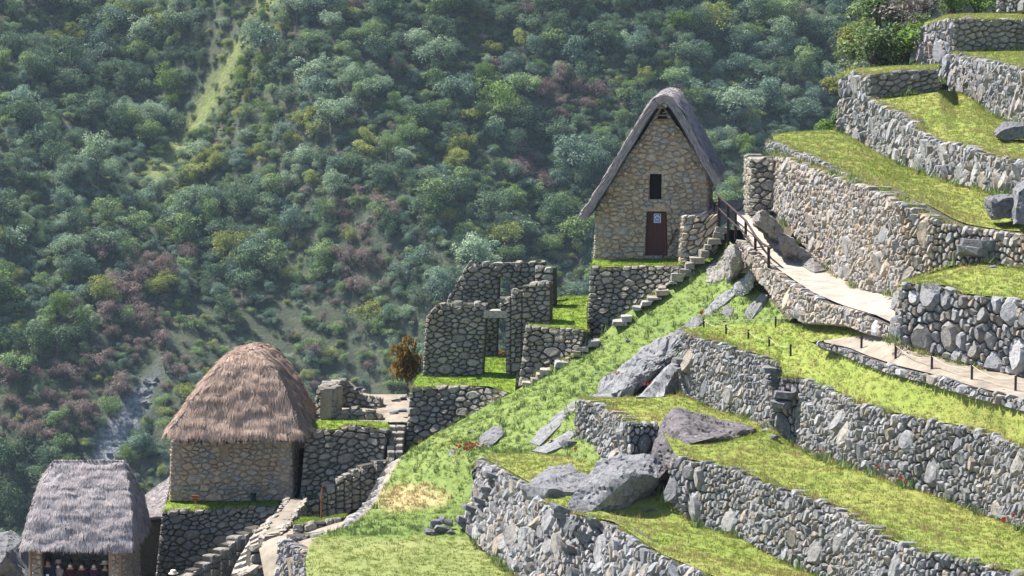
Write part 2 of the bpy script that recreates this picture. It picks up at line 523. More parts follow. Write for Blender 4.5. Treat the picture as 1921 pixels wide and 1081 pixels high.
def sheet(name, rows, mat, label=None, nu=40, nv=8, rough=.03, kind='structure', dens=0, pal=0, bow=0.0, smooth_rows=False, bypx=False):
    rs = (resample_px if bypx else resample)
    rows = [rs(r, nu) for r in rows]
    vs = []; m = len(rows)
    tot = nv * (m - 1) + 1
    for k in range(tot):
        i = min(k // nv, m - 2); f = (k - i * nv) / nv
        for j in range(nu):
            if smooth_rows:
                p0 = rows[max(0, i - 1)][j]; p1 = rows[i][j]; p2 = rows[i + 1][j]; p3 = rows[min(m - 1, i + 2)][j]
                p = .5 * ((2 * p1) + (p2 - p0) * f + (2 * p0 - 5 * p1 + 4 * p2 - p3) * f * f + (3 * p1 - p0 - 3 * p2 + p3) * f ** 3)
            else:
                p = rows[i][j].lerp(rows[i + 1][j], f)
            e = min(1, min(k, tot - 1 - k) / 2)
            p = p + Vector((0, 0, (noise.fractal(p * .5, 1, 2, 3) * rough * 2 + noise.noise(p * 2.3) * rough) * e + bow * math.sin(math.pi * k / (tot - 1))))
            vs.append(p)
    fs = []
    for k in range(tot - 1):
        for j in range(nu - 1):
            a = k * nu + j; fs.append((a, a + 1, a + nu + 1, a + nu))
    o = mesh_obj(name, vs, fs, mat, None, None, True)
    # face up
    me = o.data
    if sum(p.normal.z for p in me.polygons) < 0: me.flip_normals()
    tag(o, label, None, None, kind)
    if dens: LAWNS.append((vs, fs, dens, pal))
    if mat in (M['sand'], M['dirt']): BARE.append((vs, fs))
    GROUND_PTS.extend(vs[::7]); SHEETVF.append((vs, fs))
    return o

# ================================================================ TERRACES ON THE RIGHT
A_, B_, C_ = -12.6, -14.4, -15.85
G_T = 'agricultural terrace retaining walls'
def Ls(pts, z): return [L(a, b, z) for a, b in pts]
# lowest wall, in front of the boulders
f = Face(Ls([(896, 859), (940, 880), (981, 904), (1014, 941), (1060, 962), (1140, 978), (1187, 1011), (1228, 1038), (1318, 1076), (1400, 1115)], C_),
         Ls([(873, 1000), (910, 1036), (944, 1062), (985, 1098), (1030, 1125), (1090, 1150), (1140, 1175), (1190, 1200), (1285, 1245), (1380, 1290)], -18.0))
stone_wall('W0', 'terrace_wall', 'lowest lit rubble terrace wall with jutting step stones below the split boulders', [f], 'slab', 'terrace', group=G_T, seed=11, size=.95)
# second wall
f = px_face(Ls([(1258, 856), (1322, 868), (1396, 888), (1430, 907), (1502, 928), (1567, 950), (1608, 980), (1657, 1010), (1730, 1036), (1812, 1052), (1910, 1077), (1990, 1105)], B_),
            [(1230, 930), (1247, 938), (1282, 975), (1330, 999), (1392, 1011), (1449, 1048), (1506, 1072), (1600, 1110), (1700, 1150), (1800, 1185), (1900, 1215), (2000, 1245)], 12, .15)
stone_wall('W1', 'terrace_wall', 'long rubble terrace wall running from the big boulder to the lower right corner', [f], 'rubble', 'terrace', group=G_T, seed=12)
# third wall
f = px_face(Ls([(1463, 706), (1502, 709), (1559, 733), (1608, 758), (1706, 782), (1792, 798), (1853, 812), (1918, 842), (2000, 880)], A_),
            [(1440, 800), (1469, 825), (1522, 856), (1608, 881), (1669, 905), (1730, 921), (1812, 954), (1869, 979), (1918, 991), (2000, 1030)], 14, .15)
stone_wall('W2', 'terrace_wall', 'tall rubble terrace wall with red flowers at its foot, below the roped path', [f], 'rubble', 'terrace', group=G_T, seed=13)
f = px_face(Ls([(1277, 624), (1320, 636), (1357, 648), (1415, 664), (1457, 678)], A_),
            [(1255, 728), (1271, 738), (1298, 750), (1335, 768), (1400, 783), (1450, 812), (1500, 845)], 8, .15)
stone_wall('WF', 'terrace_wall', 'narrow-stoned terrace wall under the row of short rope posts', [f], 'rubble', 'terrace', group=G_T, seed=14, size=.92)
# left end of the second wall
f1 = px_face(Ls([(1082, 748), (1115, 756), (1148, 775), (1177, 792)], B_), [(1050, 834), (1078, 848), (1105, 868), (1177, 885)], 10, .15)
f2 = Face([P(1179, 792, 87.3), P(1236, 793, 87.5)], [P(1178, 880, 87.1), P(1234, 864, 87.3)])
stone_wall('WE', 'terrace_wall', 'short terrace wall end with a shaded return beside the flat boulder', [f1, f2], 'rubble', 'terrace', group=G_T, seed=15)
# wall right of the lower path
f = px_face([(1683, 541, 82.0), (1690, 533, 81.3), (1715, 531, 81), (1760, 533, 80.5), (1798, 549, 80), (1849, 555, 79.2), (1882, 558, 78.8), (1921, 568, 78.2), (2000, 588, 77)],
            [(1660, 634), (1676, 640), (1706, 655), (1757, 668), (1823, 690), (1900, 703), (1921, 710), (2000, 732)], 6, .25)
stone_wall('WG', 'terrace_wall', 'terrace wall of large angular blocks beside the roped dirt path', [f], 'big', 'terrace', group=G_T, seed=16, size=.92)
# kerb of the lower path
f = px_face(Ls([(1533, 641), (1578, 651), (1613, 666), (1667, 684), (1745, 703), (1815, 725), (1862, 736), (1921, 752), (2000, 775)], -11.6),
            [(1500, 640), (1533, 651), (1578, 666), (1613, 683), (1667, 703), (1745, 723), (1815, 746), (1862, 758), (1921, 774), (2000, 800)], 3, .08)
stone_wall('curb', 'path_kerb', 'low kerb of round stones edging the roped dirt path', [f], 'big', 'terrace', cat='kerb', seed=17, size=.62, back=.35, topthick=.4, thick=.25)
# wall carrying the upper path
f = px_face([(1383, 447, 100), (1410, 472, 97), (1443, 503, 94), (1481, 530, 91.2), (1512, 550, 88.8), (1562, 572, 86.6), (1590, 581, 85.5), (1628, 592, 84), (1673, 613, 82.6)],
            [(1350, 500), (1375, 512), (1405, 514), (1441, 548), (1470, 580), (1485, 607), (1582, 611), (1628, 629), (1673, 635)], 5, .2)
stone_wall('WP', 'path_wall', 'rubble wall holding up the pale sandy walkway below the railing', [f], 'rubble', 'terrace_warm', seed=18, size=.95)
# the great wall above the path
WDB = [(1420, 380), (1440, 388), (1470, 412), (1510, 470), (1551, 509), (1590, 531), (1628, 548), (1679, 563), (1705, 545), (1722, 521), (1780, 502), (1823, 488), (1861, 496), (1921, 506), (2000, 522)]
f = px_face([(1450, 293, 104), (1485, 300, 100.6), (1528, 317, 97), (1577, 335, 93.3), (1626, 352, 90), (1693, 385, 86.2), (1749, 411, 85), (1784, 422, 84.6), (1844, 433, 84), (1882, 436, 83.5), (1921, 439, 83), (2000, 456, 82)], WDB, 6, .25)
stone_wall('WD', 'terrace_wall', 'tallest terrace wall of tan upright stones above the sandy walkway', [f], 'rubble', 'terrace_warm', group=G_T, seed=19, back=1.0, topthick=.7)
f = px_face([(1438, 264, 106.4), (1475, 277, 103), (1520, 294, 99.4), (1570, 321, 95.2), (1626, 345, 91.2)], [(1430, 285), (1475, 296), (1520, 309), (1570, 331), (1630, 353)], 1, .1)
stone_wall('WDu', 'parapet', 'low stone parapet set back along the top of the tallest terrace wall', [f], 'rubble', 'terrace', cat='parapet', seed=20, size=1.0, back=.4)
# its far end
f1 = Face([P(1396, 289, 105.6), P(1408, 298, 103.7)], [P(1395, 394, 105.4), P(1406, 404, 103.5)])
f2 = Face([P(1408, 298, 103.7), P(1452, 296, 103.3)], [P(1406, 404, 103.5), P(1450, 398, 103.1)])
stone_wall('WDe', 'wall_buttress', 'square stone buttress at the far end of the tallest terrace wall', [f1, f2], 'coursed', 'ruin', cat='buttress', seed=21, back=1.0)
# third tier
f1 = px_face([(1577, 147, 113), (1598, 136, 112), (1628, 139, 110.5)], [(1540, 225), (1571, 245), (1600, 262), (1628, 279)], 8, .25)
f2 = px_face([(1628, 187, 110.4), (1668, 205, 107), (1700, 223, 104), (1730, 248, 101), (1747, 262, 99), (1798, 270, 96), (1847, 287, 93), (1921, 303, 89), (2000, 321, 86)],
             [(1600, 262), (1640, 286), (1689, 311), (1777, 343), (1833, 357), (1872, 361), (1921, 377), (2000, 397)], 6, .25)
f3 = Face([P(1628, 139, 110.5), P(1700, 133, 111), P(1763, 128, 111.5)], [P(1628, 188, 110.3), P(1700, 179, 110.8), P(1763, 170, 111.3)])
stone_wall('WC', 'terrace_wall', 'stepped terrace wall of upright grey slabs, third tier from the top', [f1, f2], 'slab', 'terrace', group=G_T, seed=22, size=.92)
stone_wall('C2', 'terrace_wall', 'short shaded wall of flat stones facing the viewer on the third tier', [f3], 'coursed', 'ruin', group=G_T, seed=23)
# second tier
f1 = px_face([(1721, 54, 122), (1752, 40, 120.5), (1788, 34, 119)], [(1690, 118), (1712, 124), (1757, 133), (1790, 172)], 8, .25)
f2 = px_face([(1786, 99, 118), (1816, 106, 115), (1865, 117, 110.5), (1921, 129, 106), (2000, 146, 101)],
             [(1755, 168), (1812, 178), (1837, 208), (1882, 227), (1921, 240), (2000, 258)], 6, .25)
stone_wall('WB', 'terrace_wall', 'uppermost stepped terrace wall of upright slabs beside the bushes', [f1, f2], 'slab', 'terrace', group=G_T, seed=24, size=.88)
f3 = Face([P(1788, 34, 119), P(1855, 35, 119.6), P(1921, 36, 120.2), P(2000, 37, 121)], [P(1787, 97, 118.8), P(1855, 96, 119.4), P(1921, 95, 120), P(2000, 95, 120.8)])
stone_wall('A2', 'terrace_wall', 'shaded wall of rounded stones facing the viewer on the top tier', [f3], 'coursed', 'ruin', group=G_T, seed=25)
f = Face([P(1870, -28, 127), P(1920, -26, 126), P(1990, -24, 124)], [P(1867, 25, 126.8), P(1920, 24, 125.8), P(1990, 23, 123.8)])
stone_wall('A3', 'terrace_wall', 'pale rubble wall cut by the top right corner', [f], 'big', 'terrace', group=G_T, seed=26, size=.8)

# lawns of the right-hand terraces
sheet('terrace_lawn', [topline('W0'), [P(928, 851, 91.5), P(995, 851, 91), P(1065, 857, 90.2), P(1110, 872, 88.8), P(1177, 890, 86.6), P(1220, 918, 84)] + baseline('W1')],
      M['lawn'], 'yellow-green lawn of the lowest terrace', 70, 10, dens=60)
sheet('terrace_lawn', [topline('WE') + [P(1240, 800, 87.8)] + topline('W1'), [P(1100, 744, 94.5), P(1163, 744, 94.6), P(1220, 743, 94.5)] + baseline('WF') + baseline('W2')],
      M['lawn'], 'yellow-green lawn of the second lowest terrace', 80, 10, dens=60)
sheet('terrace_lawn', [topline('WF') + topline('W2'), [P(1283, 616, 97.6), P(1330, 611, 96.8), P(1400, 608, 94.8), P(1480, 607, 91.3), P(1520, 641, 87), P(1545, 655, 85.8)] + baseline('curb')[2:]],
      M['lawn'], 'bright lawn terrace below the roped path', 80, 10, dens=60, bypx=True)
sheet('terrace_lawn', [[P(1480, 608.5, 91), P(1520, 642, 86.8), P(1560, 638, 85.9), P(1613, 630.5, 84.8), P(1650, 630, 84)], [P(1480, 607, 91.4), P(1530, 607, 89.4), P(1582, 610, 87.2), P(1628, 628, 84.6), P(1652, 629.5, 84.1)]],
      M['lawn'], 'small wedge of lawn where the two paths meet', 24, 6, dens=60, bypx=True)
sheet('terrace_lawn', [topline('WG'), [P(1684, 535, 83.5), P(1700, 526, 84)] + baseline('WD')[6:]], M['lawn'], 'lawn ledge above the wall of large angular blocks', 40, 8, dens=60, bypx=True)
sheet('terrace_lawn', [topline('WDu', .3) + topline('WD', .9)[5:], [P(1450, 254, 108.5), P(1485, 248, 110.5), P(1560, 244, 112.4)] + baseline('WC', 0)[1:] + baseline('WC', 1)],
      M['lawn'], 'broad sloping lawn above the tallest terrace wall', 70, 12, dens=55, bypx=True)
sheet('terrace_lawn', [topline('WC', fi=1), baseline('C2') + baseline('WB', 1)], M['lawn'], 'sunlit lawn of the third terrace tier', 60, 10, dens=55, bypx=True)
sheet('terrace_lawn', [topline('WC', .1, fi=0)[0:2] + topline('C2', .3), [P(1592, 131, 114), P(1622, 128, 116), P(1696, 123, 117), P(1764, 121, 117)]], M['lawn'], 'narrow grass strip on top of the short shaded wall', 24, 5, dens=55, bypx=True)
sheet('terrace_lawn', [topline('WB', fi=1), baseline('A2')], M['lawn'], 'lawn strip between the two uppermost tiers', 30, 5, dens=50, bypx=True)
sheet('terrace_lawn', [topline('WB', .2, fi=0)[0:2] + topline('A2'), [P(1735, 42, 123), P(1784, 27, 125), P(1868, 25, 127), P(2000, 24, 127)]], M['lawn'], 'thin grass strip along the very top tier', 30, 5, dens=50, bypx=True)

# paths
sheet('walkway', [[P(1375, 392, 106.5), P(1378, 408, 103.5), P(1388, 425, 101.6)] + [p + Vector((0, 0, -.01)) for p in topline('WP', .25, .02)],
                  [P(1402, 386, 107), P(1418, 402, 104.5), P(1440, 420, 102.6), P(1470, 452, 99.6), P(1500, 478, 96.6)] + baseline('WD')[2:6]],
      M['sand'], 'pale sandy walkway curving down from the thatched house', 50, 8, rough=.015)
sheet('footpath', [topline('curb', .25), [P(1545, 639, 86), P(1613, 629.5, 84.9), P(1672, 630, 83)] + baseline('WG')[1:]], M['dirt'], 'roped dirt footpath below the wall of large blocks', 50, 8, rough=.012, bypx=True)

# grassy slope between the stairway and the terraces
SLOPE = sheet('grass_slope', [
    Ls([(560, 1300), (760, 1300), (900, 1300), (1060, 1300)], -18.05),
    Ls([(575, 1110), (740, 1110), (880, 1110), (990, 1110)], -18.02),
    [L(585, 1018, -18), L(700, 1012, -18), L(800, 1008, -18), L(884, 1003, -18)],
    [P(690, 965, 91), P(750, 950, 91.2), P(820, 935, 91), P(889, 925, 90.4)],
    [P(754, 857, 96), P(790, 850, 95.5), P(840, 842, 94.6), P(905, 860, 91.4)],
    [P(850, 797, 98.4), P(880, 796, 97.6), P(935, 808, 95.6), P(1000, 842, 92.7), P(1105, 884, 89.3)],
    [P(963, 733, 100), P(995, 738, 98.8), P(1035, 747, 97), P(1085, 772, 93.8), P(1140, 840, 90.2)],
    [P(1095, 652, 101.6), P(1125, 660, 100.6), P(1160, 682, 99), P(1215, 735, 96)],
    [P(1200, 572, 102.6), P(1222, 588, 101.6), P(1245, 610, 100.2), P(1290, 655, 97.5)],
    [P(1290, 500, 103.4), P(1308, 522, 102.6), P(1322, 548, 101.2), P(1330, 618, 97.0)],
    [P(1330, 470, 104.4), P(1345, 485, 103.6), P(1365, 505, 102), P(1400, 614, 94.7)],
    [P(1352, 445, 105), P(1372, 455, 103.2), P(1392, 500, 100), P(1488, 614, 90.9)]],
    M['slope'], 'bright green grass slope rising beside the stairway', 44, 8, rough=.05, dens=50, pal=1, smooth_rows=True)

da = SLOPE.data.attributes.new('dry', 'FLOAT', 'POINT'); dv = []
for v in SLOPE.data.vertices:
    x_, y_ = pix(v.co); e_ = ((x_ - 775) / 75) ** 2 + ((y_ - 932) / 30) ** 2 + .7 * noise.noise(v.co * .9)
    w_ = max(0, min(1, (1.15 - e_) * 1.6)) * .85
    if y_ > 1008: w_ = max(w_, .18 + .35 * max(0, noise.noise(v.co * .5)))
    dv.append(w_)
da.data.foreach_set('value', dv)

# ================================================================ LEFT: RETAINING WALLS BELOW THE HOUSES
G_R = 'retaining walls below the houses'
f = px_face([(1106, 502, 103.6), (1190, 500, 103.2), (1278, 498, 102.8)], [(1085, 660), (1130, 632), (1190, 585), (1240, 548), (1284, 510)], 8, .3, True)
stone_wall('R1', 'retaining_wall', 'dark coursed retaining wall directly under the tall gabled house', [f], 'coursed', 'ruin', group=G_R, seed=31, size=.86)
f = px_face([(985, 613, 101.6), (1040, 615, 101.4), (1098, 619, 101.1)], [(955, 738), (1000, 714), (1040, 692), (1095, 657)], 14, .3, True)
stone_wall('R2', 'retaining_wall', 'dark retaining wall below the bright grass pocket beside the roofless ruin', [f], 'coursed', 'ruin', group=G_R, seed=32, size=.86)
f = px_face([(769, 727, 100.6), (860, 724, 100.4), (912, 725, 100.2), (952, 738, 100)], [(750, 848), (800, 820), (860, 790), (950, 745)], 10, .3, True)
stone_wall('R3', 'retaining_wall', 'dark retaining wall under the roofless ruin', [f], 'coursed', 'ruin', group=G_R, seed=33, size=.95)
f = px_face([(573, 810, 99.6), (624, 806, 99.5), (675, 798, 99.4), (727, 808, 99.2)], [(550, 938), (600, 936), (660, 915), (730, 875)], 12, .3, True)
stone_wall('R4', 'retaining_wall', 'dark retaining wall beside the small stone staircase', [f], 'coursed', 'ruin', group=G_R, seed=34, size=.86)
f = px_face([(303, 959, 98), (400, 957, 97.8), (470, 953, 97.6), (518, 950, 97.4)], [(270, 1130), (520, 1040)], 16, .3, True)
stone_wall('R5', 'retaining_wall', 'dark retaining wall of rounded stones under the brown-roofed hut', [f], 'coursed', 'ruin', group=G_R, seed=35, size=.86)

sheet('house_lawn', [topline('R1', .3), [P(1113, 486, 106.4), P(1190, 485, 106.2), P(1280, 484, 106)]], M['lawn_green'], 'green lawn ledge in front of the tall gabled house', 24, 6, dens=70, pal=2)
sheet('house_lawn', [topline('R2', .3), [P(1000, 598, 103.2), P(1050, 590, 103.6), P(1100, 590, 103.6)], [P(1030, 572, 105.5), P(1062, 565, 106), P(1103, 562, 106)], [P(1036, 559, 107.4), P(1062, 556, 107.8), P(1106, 555, 107.8)]], M['lawn_green'], 'steep bright grass pocket between ruin and gabled house', 20, 5, dens=70, pal=2)
sheet('house_lawn', [topline('R3', .3) + [P(966, 736, 100.3)], [P(786, 705, 103), P(870, 704, 102.9), P(968, 700, 102.8)], [P(800, 690, 104.3), P(870, 688, 104.3), P(975, 684, 104.3)], [P(815, 669, 106.6), P(870, 669, 106.6), P(985, 667, 106.6)]], M['lawn_green'], 'green lawn ledge at the foot of the roofless ruin', 24, 6, dens=70, pal=2)
sheet('house_lawn', [topline('R5', .3), [P(316, 938, 99.6), P(420, 938, 99.6), P(522, 936, 99.4)]], M['lawn_green'], 'green lawn ledge in front of the brown-roofed hut', 24, 6, dens=70, pal=2)
sheet('house_lawn', [topline('R4', .25), [P(582, 788, 101), P(640, 789, 101), P(727, 792, 100.6)]], M['lawn_green'], 'grass rim on the wall beside the stone staircase', 24, 5, dens=70, pal=2, bow=.05)
sheet('sandy_court', [[P(582, 789, 101), P(640, 789.5, 101), P(764, 792, 100.5)], [P(600, 762, 103.6), P(680, 762, 103.6), P(770, 762, 103.6)], [P(620, 741, 105.6), P(690, 740, 105.6), P(772, 740, 105.6)]], M['dirt'], 'bare sandy court inside the small ruin', 20, 6, rough=.03)

# ================================================================ ROOFLESS RUIN
t = empty('roofless_ruin', P(870, 705, 103)); tag(t, 'roofless stone ruin with a trapezoid doorway and open gable window', 'ruin')
def holed_core(face, pxholes, off, thick, mat, parent, name='rubble_core'):
    """core of a wall with openings: column strips between and over the openings"""
    xs = sorted(set([0, face.Lg] + [min(max(q[0], 0), face.Lg) for h in pxholes for q in h] + list(face.cs)))
    mb = MB()
    for a, b in zip(xs, xs[1:]):
        if b - a < .01: continue
        m_ = (a + b) / 2; spans = [(0, face.h(m_))]
        for h in pxholes:
            lo = min(q[0] for q in h); hi = max(q[0] for q in h)
            if lo < m_ < hi:
                t0 = min(q[1] for q in h); t1 = max(q[1] for q in h); ns = []
                for (s0, s1) in spans:
                    if t0 > s0: ns.append((s0, min(s1, t0)))
                    if t1 < s1: ns.append((max(s0, t1), s1))
                spans = ns
        for (s0, s1) in spans:
            if s1 - s0 < .02: continue
            isT = abs(s1 - face.h(m_)) < .01
            ta, tb = (face.h(a + .001) - .07, face.h(b - .001) - .07) if isT else (s1, s1)
            v = [face.pt(a, s0, -off), face.pt(b, s0, -off), face.pt(b, tb, -off), face.pt(a, ta, -off)]
            w = [face.pt(a, s0, -thick), face.pt(b, s0, -thick), face.pt(b, tb, -thick), face.pt(a, ta, -thick)]
            mb.add(v + w, [(0, 1, 2, 3), (7, 6, 5, 4), (0, 4, 5, 1), (1, 5, 6, 2), (2, 6, 7, 3), (3, 7, 4, 0)])
    o = mb.build(name, mat, parent, world_loc(parent)); return o
fa = px_face([(799, 598, 103), (808, 583, 103), (820, 569, 103), (868, 568, 102.9), (913, 568, 102.8)], [(780, 708), (905, 704), (948, 703)], 8, .2)
fb = px_face([(937, 560, 102.75), (958, 557, 102.7)], [(900, 704), (968, 703)], 0, .2, True)
fc = px_face([(958, 546, 102.7), (979, 543, 102.65)], [(900, 704), (990, 703)], 0, .2, True)
fd = px_face([(979, 535, 102.65), (1005, 533, 102.6), (1031, 531, 102.5)], [(900, 704), (1040, 700)], 0, .2, True)
jamb = hole_st(fb, [(925, 600), (947.5, 600), (949, 712), (925, 712)])
for kf, ff in (('ruinFa', fa), ('ruinFc', fc), ('ruinFd', fd)):
    stone_wall(kf, '', '', [ff], 'coursed', 'ruin', root=t, seed=41, thick=.3, topthick=.55, size=.82)
stone_wall('ruinFb', '', '', [fb], 'coursed', 'ruin', root=t, seed=46, holes={0: [jamb]}, thick=.3, topthick=.55, size=.82)
mb = MB(); a, b = P(949, 640, 102.75), P(958, 640, 102.7); mb.box((a + b) / 2 + Vector((0, .52, 0)), ((b.x - a.x) / 2, 0, 0), (0, .3, 0), (0, 0, 1.15)); mb.build('rubble_core', M['core'], t, a)
mb = MB(); a, b = P(938, 580, 102.75), P(957, 580, 102.7); mb.box((a + b) / 2 + Vector((0, .52, 0)), ((b.x - a.x) / 2, 0, 0), (0, .3, 0), (0, 0, .36)); mb.build('rubble_core', M['core'], t, a)
mb = MB(); a, b = P(911, 591, 102.55), P(948, 591, 102.5); mb.box((a + b) / 2 + Vector((0, .42, 0)), (b - a) * .60, (0, .26, 0), (0, 0, .13), .6); mb.build('lintel', M['ruin'], t, (a + b) / 2)
f = px_face([(838, 562, 106.9), (876, 497, 106.8), (932, 492, 106.7), (1023, 490, 106.5)], [(820, 672), (1030, 668)], 4, .12)
win = hole_st(f, [(935, 520), (955, 520), (956, 556), (934, 556)]); dr2 = hole_st(f, [(934, 603), (948, 603), (949, 672), (933, 672)])
stone_wall('ruinB', '', '', [f], 'coursed', 'ruin', root=t, seed=42, holes={0: [win, dr2]}, thick=.3, topthick=.55, size=.85)
holed_core(f, [win, dr2], .1, .62, M['core'], t)
f = Face([P(1003, 501, 105.2), P(1036, 501, 105)], [P(1002, 600, 105), P(1037, 600, 104.8)])
stone_wall('ruinS', '', '', [f], 'coursed', 'ruin', root=t, seed=43, back=.6, topthick=.6)
for (px, py, Y) in [(827, 586, 102.7), (1143, 452, 0)][:1]:
    mb = MB(); mb.tube([P(px, py, Y + .2), P(px, py, Y - .25)], [.085, .07], 7, .8); mb.build('peg_stone', M['ruin'], t, P(px, py, Y))

# ================================================================ SMALL RUIN ON THE PLATFORM
t = empty('low_ruin', P(640, 787, 101.5)); tag(t, 'low crumbling stone ruin on the platform behind the brown-roofed hut', 'ruin')
fs_ = [Face([P(592, 729, 101.6), P(604, 724, 101.4), P(631, 727, 101.2)], [P(588, 788, 101.5), P(603, 788, 101.3), P(629, 786, 101.1)]),
       Face([P(631, 727, 101.2), P(634, 716, 103)], [P(629, 786, 101.1), P(632, 765, 102.9)]),
       Face([P(620, 713, 103.4), P(650, 713, 103.4), P(668, 728, 103.4), P(678, 738, 103.4), P(714, 746, 103.3)], [P(620, 762, 103.2), P(650, 762, 103.2), P(668, 763, 103.2), P(678, 763, 103.2), P(714, 763, 103.1)]),
       Face([P(628, 771, 101.2), P(665, 766, 101.2), P(698, 769, 101.1), P(718, 776, 101.1)], [P(627, 788, 101.1), P(665, 788, 101.1), P(698, 788, 101), P(718, 788, 101)])]
stone_wall('low', '', '', fs_, 'coursed', 'ruin', root=t, seed=44, back=.55, core=M['clay'], topthick=.6)

# ================================================================ THATCH
def thatch(parent, f, nu, nv, thick, mat, under, n_straw, closed=False, rows=0, rough=.07, slen=(.28, .5), sw=.022, name='thatch', vcoord=None, seed=3, lift=.10, inner=True):
    """f(u,v) -> point on the outer surface; grid displaced, given thickness, then covered with straw"""
    rng = random.Random(seed)
    pts = [[f(i / (nu - 1 if not closed else nu), j / (nv - 1)) for j in range(nv)] for i in range(nu)]
    nor = [[None] * nv for _ in range(nu)]
    for i in range(nu):
        for j in range(nv):
            i0, i1 = ((i - 1) % nu, (i + 1) % nu) if closed else (max(0, i - 1), min(nu - 1, i + 1))
            j0, j1 = max(0, j - 1), min(nv - 1, j + 1)
            n_ = (pts[i1][j] - pts[i0][j]).cross(pts[i][j1] - pts[i][j0])
            nor[i][j] = n_.normalized() if n_.length > 1e-6 else Vector((0, 0, 1))
    outp = []
    for i in range(nu):
        for j in range(nv):
            p = pts[i][j]; n_ = nor[i][j]
            d = noise.fractal(p * 1.6, 1, 2, 4) * rough + noise.noise(p * 5) * rough * .35
            if rows:
                v = vcoord(i / nu, j / (nv - 1)) if vcoord else j / (nv - 1)
                fr = (v * rows + .7 * noise.noise(p * 1.3)) % 1.0
                d += .045 * (1 - fr) * (.6 + .8 * noise.noise(p * 2.0))
            if closed and j == nv - 1: d = 0; n_ = Vector((0, 0, 1))
            outp.append(p + n_ * d)
    inn = [pts[i][j] - nor[i][j] * thick for i in range(nu) for j in range(nv)]
    fs = []; off = nu * nv
    lim = nu if closed else nu - 1
    of = []
    for i in range(lim):
        i2 = (i + 1) % nu
        for j in range(nv - 1):
            q = (i * nv + j, i2 * nv + j, i2 * nv + j + 1, i * nv + j + 1); of.append(q)
            fs.append(q)
            if inner: fs.append(tuple(off + k for k in q[::-1]))
        if inner:
            for j in (0, nv - 1):
                q = (i * nv + j, i2 * nv + j, off + i2 * nv + j, off + i * nv + j); fs.append(q if j else q[::-1])
    if not closed and inner:
        for i in (0, nu - 1):
            for j in range(nv - 1):
                q = (i * nv + j, i * nv + j + 1, off + i * nv + j + 1, off + i * nv + j); fs.append(q if i else q[::-1])
    roof = mesh_obj(name, outp + inn, fs, under, parent, None, True, world_loc(parent))
    # straw
    ar = []; 
    for q in of:
        a, b, c, d = (outp[k] for k in q); ar.append(((c - a).cross(d - b)).length / 2)
    cum = np.cumsum(ar); tot = cum[-1]
    pick = np.searchsorted(cum, np.random.RandomState(seed).rand(n_straw) * tot)
    mb = MB(); V = []; Fc = []; Rn = []
    for k in pick:
        a, b, c, d = (outp[m_] for m_ in of[min(k, len(of) - 1)])
        u, v = rng.random(), rng.random()
        p = a.lerp(b, u).lerp(d.lerp(c, u), v); n_ = (c - a).cross(d - b)
        if n_.length < 1e-6: continue
        n_.normalize()
        dn = Vector((0, 0, -1)); dn = dn - n_ * dn.dot(n_)
        if dn.length < .05: dn = Vector((rng.uniform(-1, 1), rng.uniform(-1, 1), 0)); dn = dn - n_ * dn.dot(n_)
        dn.normalize()
        cl = noise.noise_vector(p * 3.0)
        sd = n_.cross(dn)
        dr = (dn + sd * (cl.x * .55 + rng.gauss(0, .18)) + n_ * (lift + max(0, cl.y) * .25 + rng.random() * .08)).normalized()
        l = rng.uniform(*slen); w = sw * rng.uniform(.6, 1.5)
        wd = (sd + n_ * rng.uniform(-.5, .5)).normalized() * w
        base = p - dr * l * .3 + n_ * .012
        i0 = len(V); V += [base - wd, base + wd, p + dr * l * .7]
        Fc.append((i0, i0 + 1, i0 + 2)); Rn.append(min(1, max(0, .5 + cl.z * .5 + rng.gauss(0, .2))))
    st = mesh_obj('straw', V, Fc, mat, roof, Rn, False, world_loc(parent)); st['kind'] = 'stuff'
    return roof
def ring(FL, FR, BR, BL, RL, RR, cut=.6):
    """eave/ridge correspondence round a hipped roof"""
    cs = [FL, FR, BR, BL]; rd = [RL, RR, RR, RL]
    e = []; r = []
    n = 4
    for i in range(n):
        a, b = cs[i], cs[(i + 1) % n]; ra, rb = rd[i], rd[(i + 1) % n]
        l = (b - a).length; k = min(.4, cut / l)
        for s_ in [k, .25 + .5 * k * .5, .5, .75 - .25 * k, 1 - k]:
            e.append(a.lerp(b, s_)); r.append(ra.lerp(rb, s_))
        e.append(b * .80 + (b.lerp(a, k) + b.lerp(cs[(i + 2) % n], min(.4, cut / (cs[(i + 2) % n] - b).length))) * .10); r.append(rb)
    e.append(e[0]); r.append(r[0])
    d = [0]
    for a, b in zip(e, e[1:]): d.append(d[-1] + (b - a).length)
    def at(u):
        t = (u % 1.0) * d[-1]; i = 0
        while i < len(d) - 2 and t > d[i + 1]: i += 1
        f_ = (t - d[i]) / (d[i + 1] - d[i]); return e[i].lerp(e[i + 1], f_), r[i].lerp(r[i + 1], f_)
    return at

